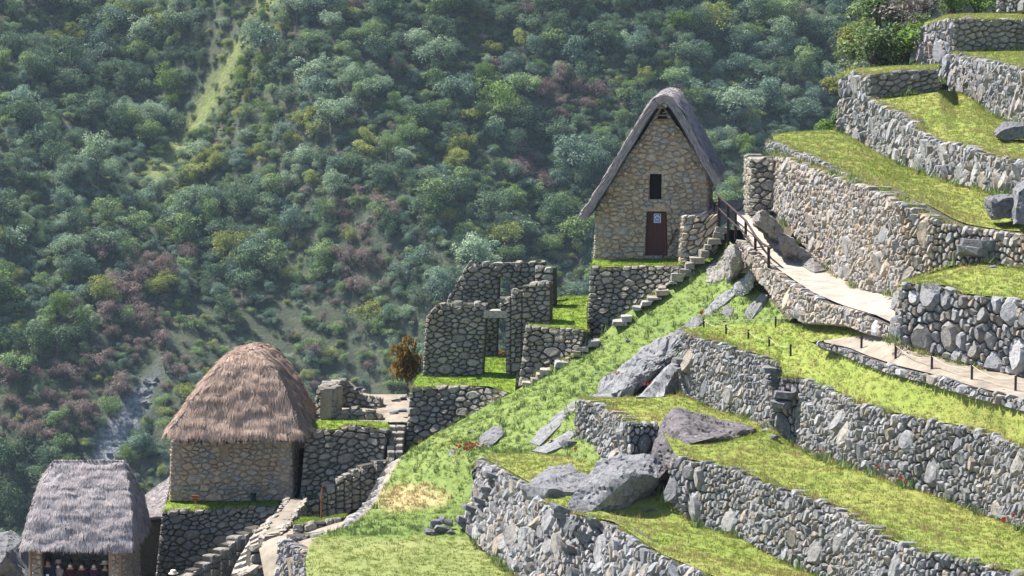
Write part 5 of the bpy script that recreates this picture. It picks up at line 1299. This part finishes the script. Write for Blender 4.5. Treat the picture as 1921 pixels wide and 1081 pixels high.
bush = [((1600, 190, 118), 1.1, 'leaf_yellow', 'olive bush at the foot of the third tier wall'), ((1585, 225, 116), .75, 'leaf_mid', 'small green bush against the lit end of the third tier'), ((1640, 110, 121), 1.35, 'leaf_mid', 'green bush above the short shaded wall'),
        ((1665, 120, 122), 1.0, 'leaf_dark', 'dark bush behind the short shaded wall'), ((1700, 112, 122.5), 1.25, 'leaf_bright', 'fresh green bush beside the uppermost lit wall'), ((1690, 60, 126), 1.5, 'leaf_brown', 'dry twiggy brown bush at the top of the frame'),
        ((1650, 50, 127), 1.5, 'leaf_mid', 'tall green bush nearest the forest at the top tier'), ((1735, 25, 127.5), 1.4, 'leaf_brown', 'leafless grey bush above the uppermost wall'), ((1790, 20, 128.5), 1.1, 'leaf_bright', 'bright leafy bush on the top tier'),
        ((1835, 20, 129), 1.1, 'leaf_bright', 'second bright leafy bush on the top tier'), ((1610, 150, 120.5), 1.0, 'leaf_pale', 'pale bush peeping over the third tier'), ((1725, 80, 124), 1.0, 'leaf_dark', 'dark bush beside the uppermost wall corner'), ((1580, 170, 119), .8, 'leaf_yellow', 'olive bush with see-through crown at the forest edge'), ((1600, 100, 124), 1.2, 'leaf_yellow', 'loose olive bush standing clear of the top tiers'), ((1560, 240, 116), .6, 'leaf_bright', 'low green bush at the back corner of the broad lawn')]
for i, (b, s_, lm, lb_) in enumerate(bush):
    near_plant('bush', lb_, 'bush', P(b[0], b[1] + 30, b[2]), s_, 'bush_' + lm, 200 + i, 15, 110 if lm != 'leaf_brown' else 50, .14, 'bushes beside the upper terraces', zc=.8, twig=26 if lm == 'leaf_brown' else 6)
near_plant('small_tree', 'small tree with drooping orange-brown leaves beside the roofless ruin', 'tree', P(764, 748, 105.5), (.58, .58, .95), 'leaf_orange', 231, 38, 60, .22, shape=(.85, .85, 1.15), droop=.45, zc=1.15)
near_plant('small_tree', 'orange-leaved shrub glimpsed through the ruin doorway', 'tree', P(941, 690, 109), .6, 'leaf_orange', 232, 10, 60, .25, zc=.6)
# red flowers
def flowers(px, py, Y, n, label, sp=.16):
    r = empty('red_flowers', P(px, py, Y)); tag(r, label, 'flowers', 'red flowers among the stones'); rg = random.Random(int(px)); c = P(px, py, Y); mb = MB(); st_ = MB()
    for i in range(n):
        p = c + Vector((rg.gauss(0, sp), rg.gauss(0, sp * .4) - .1, rg.uniform(.05, .5) * sp * 2)); st_.tube([c + Vector((rg.gauss(0, sp * .4), 0, -.1)), p], .006, 4)
        for k_ in range(5):
            a = k_ * 1.256 + rg.random(); d = Vector((math.cos(a), -.5, math.sin(a))).normalized() * .05; s_ = d.cross(Vector((0, 1, 0))).normalized() * .022
            mb.add([p, p + d * .6 + s_, p + d, p + d * .6 - s_], [(0, 1, 2, 3)], rg.random())
    mb.build('petals', M['flower'], r, c); st_.build('stems', M['leaf_mid'], r, c)
for a in [(880, 842, 93.2, 26, 'tall cluster of red flowers on the slope above the lowest wall', .22), (1160, 712, 96.4, 4, 'red flowers on the slanting bedrock, lower cluster', .1), (1167, 704, 96.4, 5, 'red flowers on the slanting bedrock, upper cluster', .12), (1218, 720, 95, 4, 'red flower in the strip of bedrock', .1), (1317, 588, 97.4, 5, 'red flower at the first rope post', .08),
          (1032, 828, 92.4, 3, 'red flower beside the pale bedrock rib', .06), (1658, 880, 77.6, 3, 'red flowers low on the tall terrace wall', .14), (1692, 905, 77, 4, 'red flowers at the foot of the tall terrace wall', .18), (1545, 848, 81.6, 2, 'red flower high on the tall terrace wall', .1), (1880, 975, 72.8, 4, 'red flower by the wall near the right edge', .1), (1910, 968, 72.2, 5, 'red flowers nearest the right edge', .1), (885, 1022, 88.2, 3, 'red flower at the foot of the lowest wall', .07), (1012, 1070, 80.8, 3, 'red flower low on the lowest wall', .07), (1078, 843, 90.6, 2, 'red flower on the jutting step stone', .05)]:
    flowers(*a[:4], a[4], a[5])

# ================================================================ INSTANCING FOR STUFF
def scatter(name, label, protos, pos, idx, rot, scl):
    c = bpy.data.collections.new(name + '_sources')
    for i, me in enumerate(protos):
        o = bpy.data.objects.new('%s_source_%03d' % (name, i), me); c.objects.link(o)
    me = bpy.data.meshes.new(name); me.from_pydata([tuple(p) for p in pos], [], [])
    a = me.attributes.new('idx', 'INT', 'POINT'); a.data.foreach_set('value', np.asarray(idx, dtype=np.int32))
    a = me.attributes.new('rot', 'FLOAT_VECTOR', 'POINT'); a.data.foreach_set('vector', np.asarray(rot, dtype=np.float32).ravel())
    a = me.attributes.new('scl', 'FLOAT_VECTOR', 'POINT'); a.data.foreach_set('vector', np.asarray(scl, dtype=np.float32).ravel())
    o = bpy.data.objects.new(name, me); col.objects.link(o); tag(o, label, None, None, 'stuff')
    ng = bpy.data.node_groups.new(name, 'GeometryNodeTree'); ng.interface.new_socket('Geometry', in_out='INPUT', socket_type='NodeSocketGeometry'); ng.interface.new_socket('Geometry', in_out='OUTPUT', socket_type='NodeSocketGeometry')
    N = ng.nodes; gi = N.new('NodeGroupInput'); go = N.new('NodeGroupOutput'); ip = N.new('GeometryNodeInstanceOnPoints'); ci = N.new('GeometryNodeCollectionInfo')
    ci.inputs['Collection'].default_value = c; ci.inputs['Separate Children'].default_value = True; ci.inputs['Reset Children'].default_value = True
    ip.inputs['Pick Instance'].default_value = True
    def na(nm, ty):
        n_ = N.new('GeometryNodeInputNamedAttribute'); n_.data_type = ty; n_.inputs['Name'].default_value = nm; return n_.outputs['Attribute']
    e2r = N.new('FunctionNodeEulerToRotation'); lk = ng.links.new
    lk(na('rot', 'FLOAT_VECTOR'), e2r.inputs[0]); lk(e2r.outputs[0], ip.inputs['Rotation']); lk(na('scl', 'FLOAT_VECTOR'), ip.inputs['Scale']); lk(na('idx', 'INT'), ip.inputs['Instance Index'])
    lk(gi.outputs[0], ip.inputs['Points']); lk(ci.outputs[0], ip.inputs['Instance']); lk(ip.outputs[0], go.inputs[0])
    md = o.modifiers.new('scatter', 'NODES'); md.node_group = ng
    return o

# grass blades on the lawns
leaf_kind('blade_lawn', [(.19, .235, .05), (.225, .265, .06), (.26, .28, .08), (.33, .315, .12)], .35)
leaf_kind('blade_green', [(.115, .18, .025), (.16, .23, .032), (.205, .27, .042), (.25, .29, .065)], .35)
leaf_kind('blade_slope', [(.115, .165, .045), (.145, .20, .054), (.185, .23, .07), (.24, .265, .105)], .35)
leaf_kind('blade_straw', [(.25, .19, .08), (.33, .25, .11), (.40, .31, .15), (.30, .27, .08)], .3)
leaf_kind('weed', [(.08, .125, .04), (.12, .175, .055), (.17, .22, .08), (.22, .26, .12)], .3)
def tuft(name, mat, seed, n, h, spread, w=.012):
    rg = random.Random(seed); V = []; Fc = []; Rn = []
    for _ in range(n):
        a = rg.uniform(0, 6.28); r_ = spread * math.sqrt(rg.random()); b = Vector((r_ * math.cos(a), r_ * math.sin(a), -.01)); ln = Vector((rg.gauss(0, .4), rg.gauss(0, .4), 1)).normalized() * h * rg.uniform(.5, 1.25)
        s_ = Vector((math.cos(a + 1.3), math.sin(a + 1.3), 0)) * w; i0 = len(V); V += [b - s_, b + s_, b + ln]; Fc.append((i0, i0 + 1, i0 + 2)); Rn.append(rg.random())
    me = bpy.data.meshes.new(name); me.from_pydata([tuple(v) for v in V], [], Fc); me.materials.append(M[mat]); a = me.attributes.new('rnd', 'FLOAT', 'FACE'); a.data.foreach_set('value', np.array(Rn, dtype=np.float32)); return me
tufts = []
for m_, h_ in (('blade_lawn', .06), ('blade_green', .065), ('blade_slope', .09), ('blade_straw', .11), ('weed', .2)):
    for s_ in range(2): tufts.append(tuft('tuft', m_, s_ + 5, 16, h_, .11 if m_ != 'weed' else .14, .010 if m_ != 'weed' else .02))
rs = np.random.RandomState(5); GP = []; GI = []; GR = []; GS = []
for (vs, fs, dens, pal) in LAWNS:
    for f_ in fs:
        a, b, c, d = (vs[i] for i in f_); ar = ((c - a).cross(d - b)).length / 2
        x_, y_ = pix((a + c) / 2)
        if not (-60 < x_ < 1990 and -60 < y_ < 1160): continue
        n = rs.poisson(ar * dens)
        for _ in range(n):
            u, v = rs.rand(), rs.rand(); p = a.lerp(b, u).lerp(d.lerp(c, u), v)
            nz = noise.noise(p * .35) + .5 * noise.noise(p * 1.1); q_ = rs.rand()
            dry = noise.noise(p * .42 + Vector((9, 3, 0)))
            if pal == 0: kind = 3 if q_ < .05 + max(0, dry) * .45 else (1 if nz > .12 and q_ < .6 else 0)
            elif pal == 2: kind = 1
            else: kind = 4 if q_ < .05 + max(0, nz) * .12 else (2 if q_ < .6 else 1)
            if pal == 1:
                pp = pix(p)
                if (pp[0] - 775) ** 2 / 75 ** 2 + (pp[1] - 935) ** 2 / 28 ** 2 < 1 and q_ < .85: kind = 3
                if pp[1] > 1005: kind = 0 if q_ < .7 else 1
            if kind == 3 and dry < -.1 and q_ > .08 and pal == 0: kind = 0
            GP.append(p); GI.append(kind * 2 + rs.randint(2)); GR.append((rs.normal() * .1, rs.normal() * .1, rs.rand() * 6.28)); s_ = rs.uniform(.6, 1.3); GS.append((s_, s_, s_ * rs.uniform(.7, 1.2)))
rs2 = np.random.RandomState(8)
for f in EDGES:
    for q_ in range(int(f.Lg * 26)):
        x_ = rs2.rand() * f.Lg; hang = noise.noise(f.pt(x_, 0) * 1.1) > .05
        d_ = rs2.uniform(.02, .40) if hang else rs2.uniform(.25, .5)
        p = f.pt(x_, f.hi(x_), -d_) + Vector((0, 0, rs2.uniform(-.03, .03)))
        kk = rs2.choice([0, 1, 3, 2], p=[.45, .2, .25, .1]); GP.append(p); GI.append(kk * 2 + rs2.randint(2)); GR.append((rs2.normal() * .3, rs2.normal() * .3, rs2.rand() * 6.28)); s_ = rs2.uniform(.7, 1.5); GS.append((s_, s_, s_ * rs2.uniform(.8, 1.5)))
    for q_ in range(int(f.Lg * 10)):
        x_ = rs2.rand() * f.Lg; p = f.pt(x_, f.lo(x_) + .02, rs2.uniform(.02, .2))
        if noise.noise(p * .8) < -.1: continue
        kk = rs2.choice([0, 1, 4, 3], p=[.35, .3, .2, .15]); GP.append(p); GI.append(kk * 2 + rs2.randint(2)); GR.append((rs2.normal() * .2, rs2.normal() * .2, rs2.rand() * 6.28)); s_ = rs2.uniform(.8, 1.7); GS.append((s_, s_, s_ * rs2.uniform(.9, 1.6)))
scatter('grass', 'short grass covering the lawns and the slope', tufts, GP, GI, GR, GS)

# loose gravel and creeping tufts on the bare paths
peb = []
for i in range(4):
    bm = bmesh.new(); rg = random.Random(i + 900)
    for _ in range(9): bm.verts.new((rg.uniform(-1, 1), rg.uniform(-.8, .8), rg.uniform(-.3, .6)))
    bmesh.ops.convex_hull(bm, input=bm.verts); me = bpy.data.meshes.new('pebble'); bm.to_mesh(me); bm.free(); me.materials.append(M['terrace_warm'])
    a = me.attributes.new('rnd', 'FLOAT', 'FACE'); a.data.foreach_set('value', np.full(len(me.polygons), i / 3.0, dtype=np.float32)); peb.append(me)
rs3 = np.random.RandomState(3); BP = []; BI = []; BR = []; BS = []
for (vs, fs) in BARE:
    for f_ in fs:
        a, b, c, d = (vs[i] for i in f_); ar = ((c - a).cross(d - b)).length / 2
        for _ in range(rs3.poisson(ar * 9)):
            u, v = rs3.rand(), rs3.rand(); p = a.lerp(b, u).lerp(d.lerp(c, u), v)
            if noise.noise(p * .9) < -.05: continue
            BP.append(p); BI.append(rs3.randint(4)); BR.append((0, 0, rs3.rand() * 6.28)); s_ = .012 + .03 * rs3.rand() ** 3; BS.append((s_, s_, s_ * .8))
scatter('gravel', 'loose gravel strewn over the bare paths', peb, BP, BI, BR, BS)

# ================================================================ FAR HILLSIDE AND FOREST
SLP = .755
def hill_disp(x, w):
    ac = x * .79 + w * .61; al = -x * .61 + w * .79     # across / along the spurs (w = height above the hill foot)
    d = 13 * noise.noise(Vector((ac / 30, al / 90, 3.3))) + 3.0 * noise.noise(Vector((ac / 11, al / 40, 7.7))) + 1.5 * noise.noise(Vector((x / 9, w / 9, 1.1)))
    # gully with the grass strip
    g = (ac - gully_ac) / 11.0
    return d - 8.0 * math.exp(-g * g)
def hp(px, py):
    """ray to the undisturbed hill plane z = -85 + (Y-420)*SLP"""
    v = P(px, py, 1.0); zz_ = v.z
    Y = (-85 - 420 * SLP) / (zz_ - SLP); return P(px, py, Y)
_a = hp(500, 0); _b = hp(280, 340); gully_ac = .5 * (_a.x * .79 + (_a.z + 85) * .61 + _b.x * .79 + (_b.z + 85) * .61)
def hillpt(x, w):
    z = -85 + w; Y = 420 + w / SLP; d = hill_disp(x, w)
    return Vector((x, Y - d * .6, z + d * .8))
def seg_d(p, a, b):
    ax_, ay_ = b[0] - a[0], b[1] - a[1]; t_ = max(0, min(1, ((p[0] - a[0]) * ax_ + (p[1] - a[1]) * ay_) / (ax_ ** 2 + ay_ ** 2))); return math.hypot(p[0] - a[0] - ax_ * t_, p[1] - a[1] - ay_ * t_)
STRIP = [(505, -20), (470, 60), (425, 130), (380, 210), (345, 260), (315, 300), (290, 335)]
def strip_d(p): return 999 if p[0] > 640 or p[1] > 480 else min(seg_d(p, a, b) for a, b in zip(STRIP, STRIP[1:]))
SCREE = [(285, 690), (250, 760), (205, 850), (185, 900)]
def scree_d(p): return 999 if p[0] > 420 or p[1] < 560 else min(seg_d(p, a, b) for a, b in zip(SCREE, SCREE[1:])) - (12 + max(0, p[1] - 700) * .06)
gx = np.arange(-260, 262, 3.2); gw = np.arange(-60, 420, 3.2)
vs = []; zone = []; 
for w in gw:
    for x in gx:
        v = hillpt(x, w); vs.append(v); p = pix(v)
        n_ = noise.noise(v * .09)
        g = max(0, 1 - strip_d(p) / (30 + 16 * n_)) * (.75 + .8 * noise.noise(v * .35)); s_ = max(0, min(1, .5 - (scree_d(p) + 14 * n_) / 12))
        zone.append((min(1, g * 1.6), s_))
nx_ = len(gx); fs = [(k * nx_ + j, k * nx_ + j + 1, (k + 1) * nx_ + j + 1, (k + 1) * nx_ + j) for k in range(len(gw) - 1) for j in range(nx_ - 1)]
m_, nt, b = new_mat('hill_ground')
n1 = noise_n(nt, .25, 5, .65); n2 = noise_n(nt, 1.4, 4, .6)
c = ramp(nt, [(.35, (.02, .028, .014)), (.5, (.035, .045, .02)), (.68, (.065, .065, .035))], n1)
c = mix(nt, c, ramp(nt, [(.35, (.09, .115, .028)), (.65, (.18, .20, .05))], n2), attr(nt, 'grassy'))
c = mix(nt, c, ramp(nt, [(.35, (.06, .064, .068)), (.65, (.24, .25, .27))], n2), attr(nt, 'scree'))
nt.links.new(c, b.inputs['Base Color']); b.inputs['Roughness'].default_value = .95; bump(nt, b, n2, .6, .5); M['hill'] = m_
o = mesh_obj('far_hillside', vs, fs, M['hill'], None, None, True); tag(o, 'steep forested hillside across the valley', None, None, 'structure')
for nm, k_ in (('grassy', 0), ('scree', 1)):
    a = o.data.attributes.new(nm, 'FLOAT', 'POINT'); a.data.foreach_set('value', np.array([z_[k_] for z_ in zone], dtype=np.float32))
# tree prototypes: kind -> meshes
KINDS = ['leaf_dark', 'leaf_mid', 'leaf_blue', 'leaf_yellow', 'leaf_pale', 'leaf_brown', 'leaf_bright']
protos = []
for ki, kd in enumerate(KINDS):
    for s_ in range(4):
        protos.append(crown_mesh('tree', kd, 500 + ki * 10 + s_, 20 + s_ * 4, 110 if kd != 'leaf_brown' else 70, .098, shape=[(1.05, .9, .8), (.75, .85, 1.3), (1.25, .95, .6), (.9, 1.1, 1.0)][s_], zc=.9, twig=18 if kd == 'leaf_brown' else 0))
BROWN = [(270, 540, 80, 60), (140, 745, 130, 70), (250, 630, 70, 60), (685, 410, 55, 50), (690, 500, 70, 50), (1060, 200, 60, 40), (80, 800, 90, 60), (320, 520, 40, 30), (20, 730, 50, 50), (640, 560, 60, 30), (1000, 330, 40, 30)]
PALE = [(260, 250, 70, 60), (180, 350, 110, 60), (90, 480, 90, 60), (620, 200, 60, 90), (600, 330, 50, 60), (520, 360, 50, 60), (950, 280, 60, 60), (1450, 230, 90, 60), (740, 620, 90, 60), (860, 540, 60, 50)]
GOLD = [(690, 285, 26), (580, 245, 24), (440, 490, 26), (935, 108, 20), (870, 320, 26), (300, 565, 26), (300, 60, 22), (120, 90, 20), (600, 600, 20), (410, 320, 18)]
DARK = [(120, 330, 150, 120), (60, 60, 150, 60), (380, 130, 60, 60), (860, 60, 110, 50), (1080, 60, 100, 60), (50, 930, 120, 120), (700, 350, 40, 40), (1290, 90, 80, 60), (430, 420, 80, 50), (150, 180, 120, 60)]
def inz(p, zs): return any(((p[0] - z_[0]) / z_[2]) ** 2 + ((p[1] - z_[1]) / (z_[3] if len(z_) > 3 else z_[2])) ** 2 < 1 for z_ in zs)
BAND = [(310, 320), (230, 390), (140, 470), (60, 560), (20, 610)]
rs = np.random.RandomState(17); TP = []
for w in np.arange(-34, 100, 1.8):
    for x in np.arange(-104, 104, 1.8):
        x2 = x + rs.uniform(-1.6, 1.6); w2 = w + rs.uniform(-1.6, 1.6); v = hillpt(x2, w2); p = pix(v)
        if not (-70 < p[0] < 1860 and -90 < p[1] < 1140): continue
        if p[0] > 1050 and p[1] > 640 or p[0] > 1720 and p[1] > 150: continue
        sd = strip_d(p); sc_ = scree_d(p)
        if sc_ < 9 or (sd < 13 + 8 * noise.noise(v * .2) and rs.rand() < .75): continue
        scrub = 280 < p[0] < 720 and p[1] > 560 + 60 * noise.noise(v * .05)
        q_ = rs.rand(); nn = noise.noise(v * .045); small = False
        if inz(p, GOLD): kd = 3
        elif inz(p, BROWN) and q_ < .80: kd = 5
        elif inz(p, PALE) and q_ < .55: kd = 4 if q_ < .33 else 2
        elif min(seg_d(p, a, b) for a, b in zip(BAND, BAND[1:])) < 34 + 30 * nn and q_ < .75: kd = 4 if q_ < .5 else 3; small = True
        elif inz(p, DARK) and q_ < .75: kd = 0
        elif sd < 75 and q_ < .6: kd = 6 if q_ < .2 else (3 if q_ < .42 else 4)
        else: kd = rs.choice(7, p=[.34, .29, .23, .03, .07, .02, .02]) if nn < .1 else rs.choice(7, p=[.18, .34, .27, .06, .10, .01, .04])
        if scrub:
            if rs.rand() < .35: continue
            kd = rs.choice([1, 3, 5, 4, 2], p=[.3, .2, .25, .1, .15]) if q_ < .7 else kd
        s_ = rs.lognormal(.20, .50)
        if inz(p, GOLD): s_ = max(s_, 1.9)
        if scrub: s_ *= .62
        if small: s_ = min(s_ * .7, 1.1)
        if sd < 45: s_ *= .6
        if kd == 5: s_ = min(s_, 1.9)
        s_ = min(s_, 3.6)
        TP.append((s_, v, kd, p))
TP.sort(key=lambda a: -a[0])
tl = {0: 'dark green broad-crowned tree in the forest on the far hillside', 1: 'mid green round-crowned tree in the forest on the far hillside', 2: 'blue-green tree in the forest on the far hillside', 3: 'golden-green tree standing out on the far hillside', 4: 'pale silvery-leaved tree on the far hillside', 5: 'dry reddish-brown tree on the far hillside', 6: 'fresh bright green tree near the grass strip on the far hillside'}
GP = []; GI = []; GR = []; GS = []
cnt = 0
for (s_, v, kd, p) in TP:
    vis = -20 < p[0] < 1560 and -10 < p[1] < 860 and not (p[0] > 1380 and p[1] > 240) and not (p[0] > 1100 and p[1] > 330)
    pr = int(kd) * 4 + rs.randint(4); rz = rs.rand() * 6.28; sc_ = (s_ * rs.uniform(.8, 1.25), s_, s_ * rs.uniform(.75, 1.3))
    if vis and cnt < 300:
        o = bpy.data.objects.new('forest_tree', protos[pr]); col.objects.link(o); o.location = v; o.rotation_euler = (0, 0, rz); o.scale = sc_
        tag(o, tl[int(kd)], 'tree', 'larger trees of the far forest'); cnt += 1
    else:
        GP.append(v); GI.append(pr); GR.append((rs.normal() * .22, rs.normal() * .22, rz)); GS.append(sc_)
# undergrowth
for w in np.arange(-34, 100, 1.9):
    for x in np.arange(-104, 104, 1.9):
        v = hillpt(x + rs.uniform(-1, 1), w + rs.uniform(-1, 1)); p = pix(v)
        if not (-60 < p[0] < 1800 and -70 < p[1] < 1120) or p[0] > 1050 and p[1] > 640: continue
        if scree_d(p) < 2 or (strip_d(p) < 14 and rs.rand() < .8): continue
        if 280 < p[0] < 720 and p[1] > 580 and rs.rand() < .4: continue
        kd = rs.choice(7, p=[.28, .30, .2, .08, .06, .06, .02]); s_ = rs.uniform(.5, 1.05)
        if inz(p, BROWN): kd = 5 if rs.rand() < .6 else kd
        if strip_d(p) < 22: kd = rs.choice([3, 6, 4])
        GP.append(v - Vector((0, 0, .1))); GI.append(int(kd) * 4 + rs.randint(4)); GR.append((0, 0, rs.rand() * 6.28)); GS.append((s_ * 1.2, s_ * 1.2, s_))
SP_, SI_ = [], []
for a, b in zip(STRIP, STRIP[1:]):
    for _ in range(130):
        f_ = rs.rand(); px = a[0] + (b[0] - a[0]) * f_ + rs.normal() * 17; py = a[1] + (b[1] - a[1]) * f_ + rs.normal() * 6
        v = hp(px, py); v = hillpt(v.x, v.z + 85); s_ = rs.uniform(.18, .42)
        GP.append(v); GI.append(int(rs.choice([3, 6, 4, 3])) * 4 + rs.randint(4)); GR.append((0, 0, rs.rand() * 6.28)); GS.append((s_ * 1.3, s_ * 1.3, s_ * .8))
scatter('forest', 'dense mixed forest and undergrowth covering the far hillside', protos, GP, GI, GR, GS)
# rocks of the landslide scar and grey rocks on the hill
rg = random.Random(77)
for i in range(34):
    f_ = rg.random(); q_ = interp([(0, 285), (1, 190)], f_); y = 690 + f_ * 200; px = q_ + rg.uniform(-12, 12) * (1 + f_); v = hp(px, y); v = hillpt(v.x, v.z + 85); s_ = rg.uniform(.3, 1.0)
    pts = [v + Vector((rg.uniform(-1, 1) * s_, rg.uniform(-1, 1) * s_ * .6, rg.uniform(-.6, .8) * s_)) for _ in range(12)]
    rock('scree_rock', 'pale grey rock in the landslide scar on the far hillside', pts, 'rock', i + 100, .1, .5, 'rock', 'rocks of the landslide scar')

# ================================================================ GROUND UNDER THE SITE, VALLEY
GPn = np.array([tuple(p) for p in GROUND_PTS])
xs = np.arange(-40, 46, 1.6); ys = np.arange(52, 150, 1.6); vs = []
for y in ys:
    for x in xs:
        d = np.hypot(GPn[:, 0] - x, GPn[:, 1] - y); m_ = d < 2.2
        if m_.any(): z = GPn[m_, 2].min() - .9
        else:
            j = np.argmin(d); z = GPn[j, 2] - 1.2 - (2.6 if y > 98 else 1.2) * (d[j] - 2.2)
        yb = float(np.interp(x, [-20, -5, 0, 8, 12, 16, 24], [101, 103.5, 107, 108, 112.5, 122, 130]))
        z -= 2.6 * max(0, y - yb)
        vs.append(Vector((x, y, max(z, -75))))
nx_ = len(xs); fs = [(k_ * nx_ + j, k_ * nx_ + j + 1, (k_ + 1) * nx_ + j + 1, (k_ + 1) * nx_ + j) for k_ in range(len(ys) - 1) for j in range(nx_ - 1)]
o = mesh_obj('ground', vs, fs, M['soil'], None, None, True); tag(o, 'earth of the mountainside under the terraces', None, None, 'structure')
vs = []; fs = []
yy = [-400, 0, 60, 150, 250, 330, 380]; zz_ = [-75, -75, -75, -90, -125, -135, -128]
for y, z in zip(yy, zz_):
    for x in (-700, -300, 0, 300, 700): vs.append(Vector((x, y, z)))
for k_ in range(len(yy) - 1):
    for j in range(4): a = k_ * 5 + j; fs.append((a, a + 1, a + 6, a + 5))
o = mesh_obj('valley', vs, fs, M['soil'], None, None, True); tag(o, 'valley floor between the site and the far hillside', None, None, 'structure')

# ================================================================ HAZE
x0, x1, y0, y1, z0, z1 = -720, 720, -420, 1010, -215, 345
vs = [(x, y, z) for x in (x0, x1) for y in (y0, y1) for z in (z0, z1)]
hz = mesh_obj('haze', vs, [(0, 1, 3, 2), (4, 6, 7, 5), (0, 4, 5, 1), (2, 3, 7, 6), (0, 2, 6, 4), (1, 5, 7, 3)], None); tag(hz, 'thin bluish haze filling the valley air', None, None, 'stuff')
m_ = bpy.data.materials.new('haze_air'); m_.use_nodes = True; nt = m_.node_tree; nt.nodes.remove(nt.nodes['Principled BSDF'])
pv = nt.nodes.new('ShaderNodeVolumePrincipled'); pv.inputs['Density'].default_value = .00009; pv.inputs['Color'].default_value = (.62, .80, 1.0, 1); pv.inputs['Anisotropy'].default_value = .2
nt.links.new(pv.outputs[0], nt.nodes['Material Output'].inputs['Volume']); hz.data.materials.append(m_)
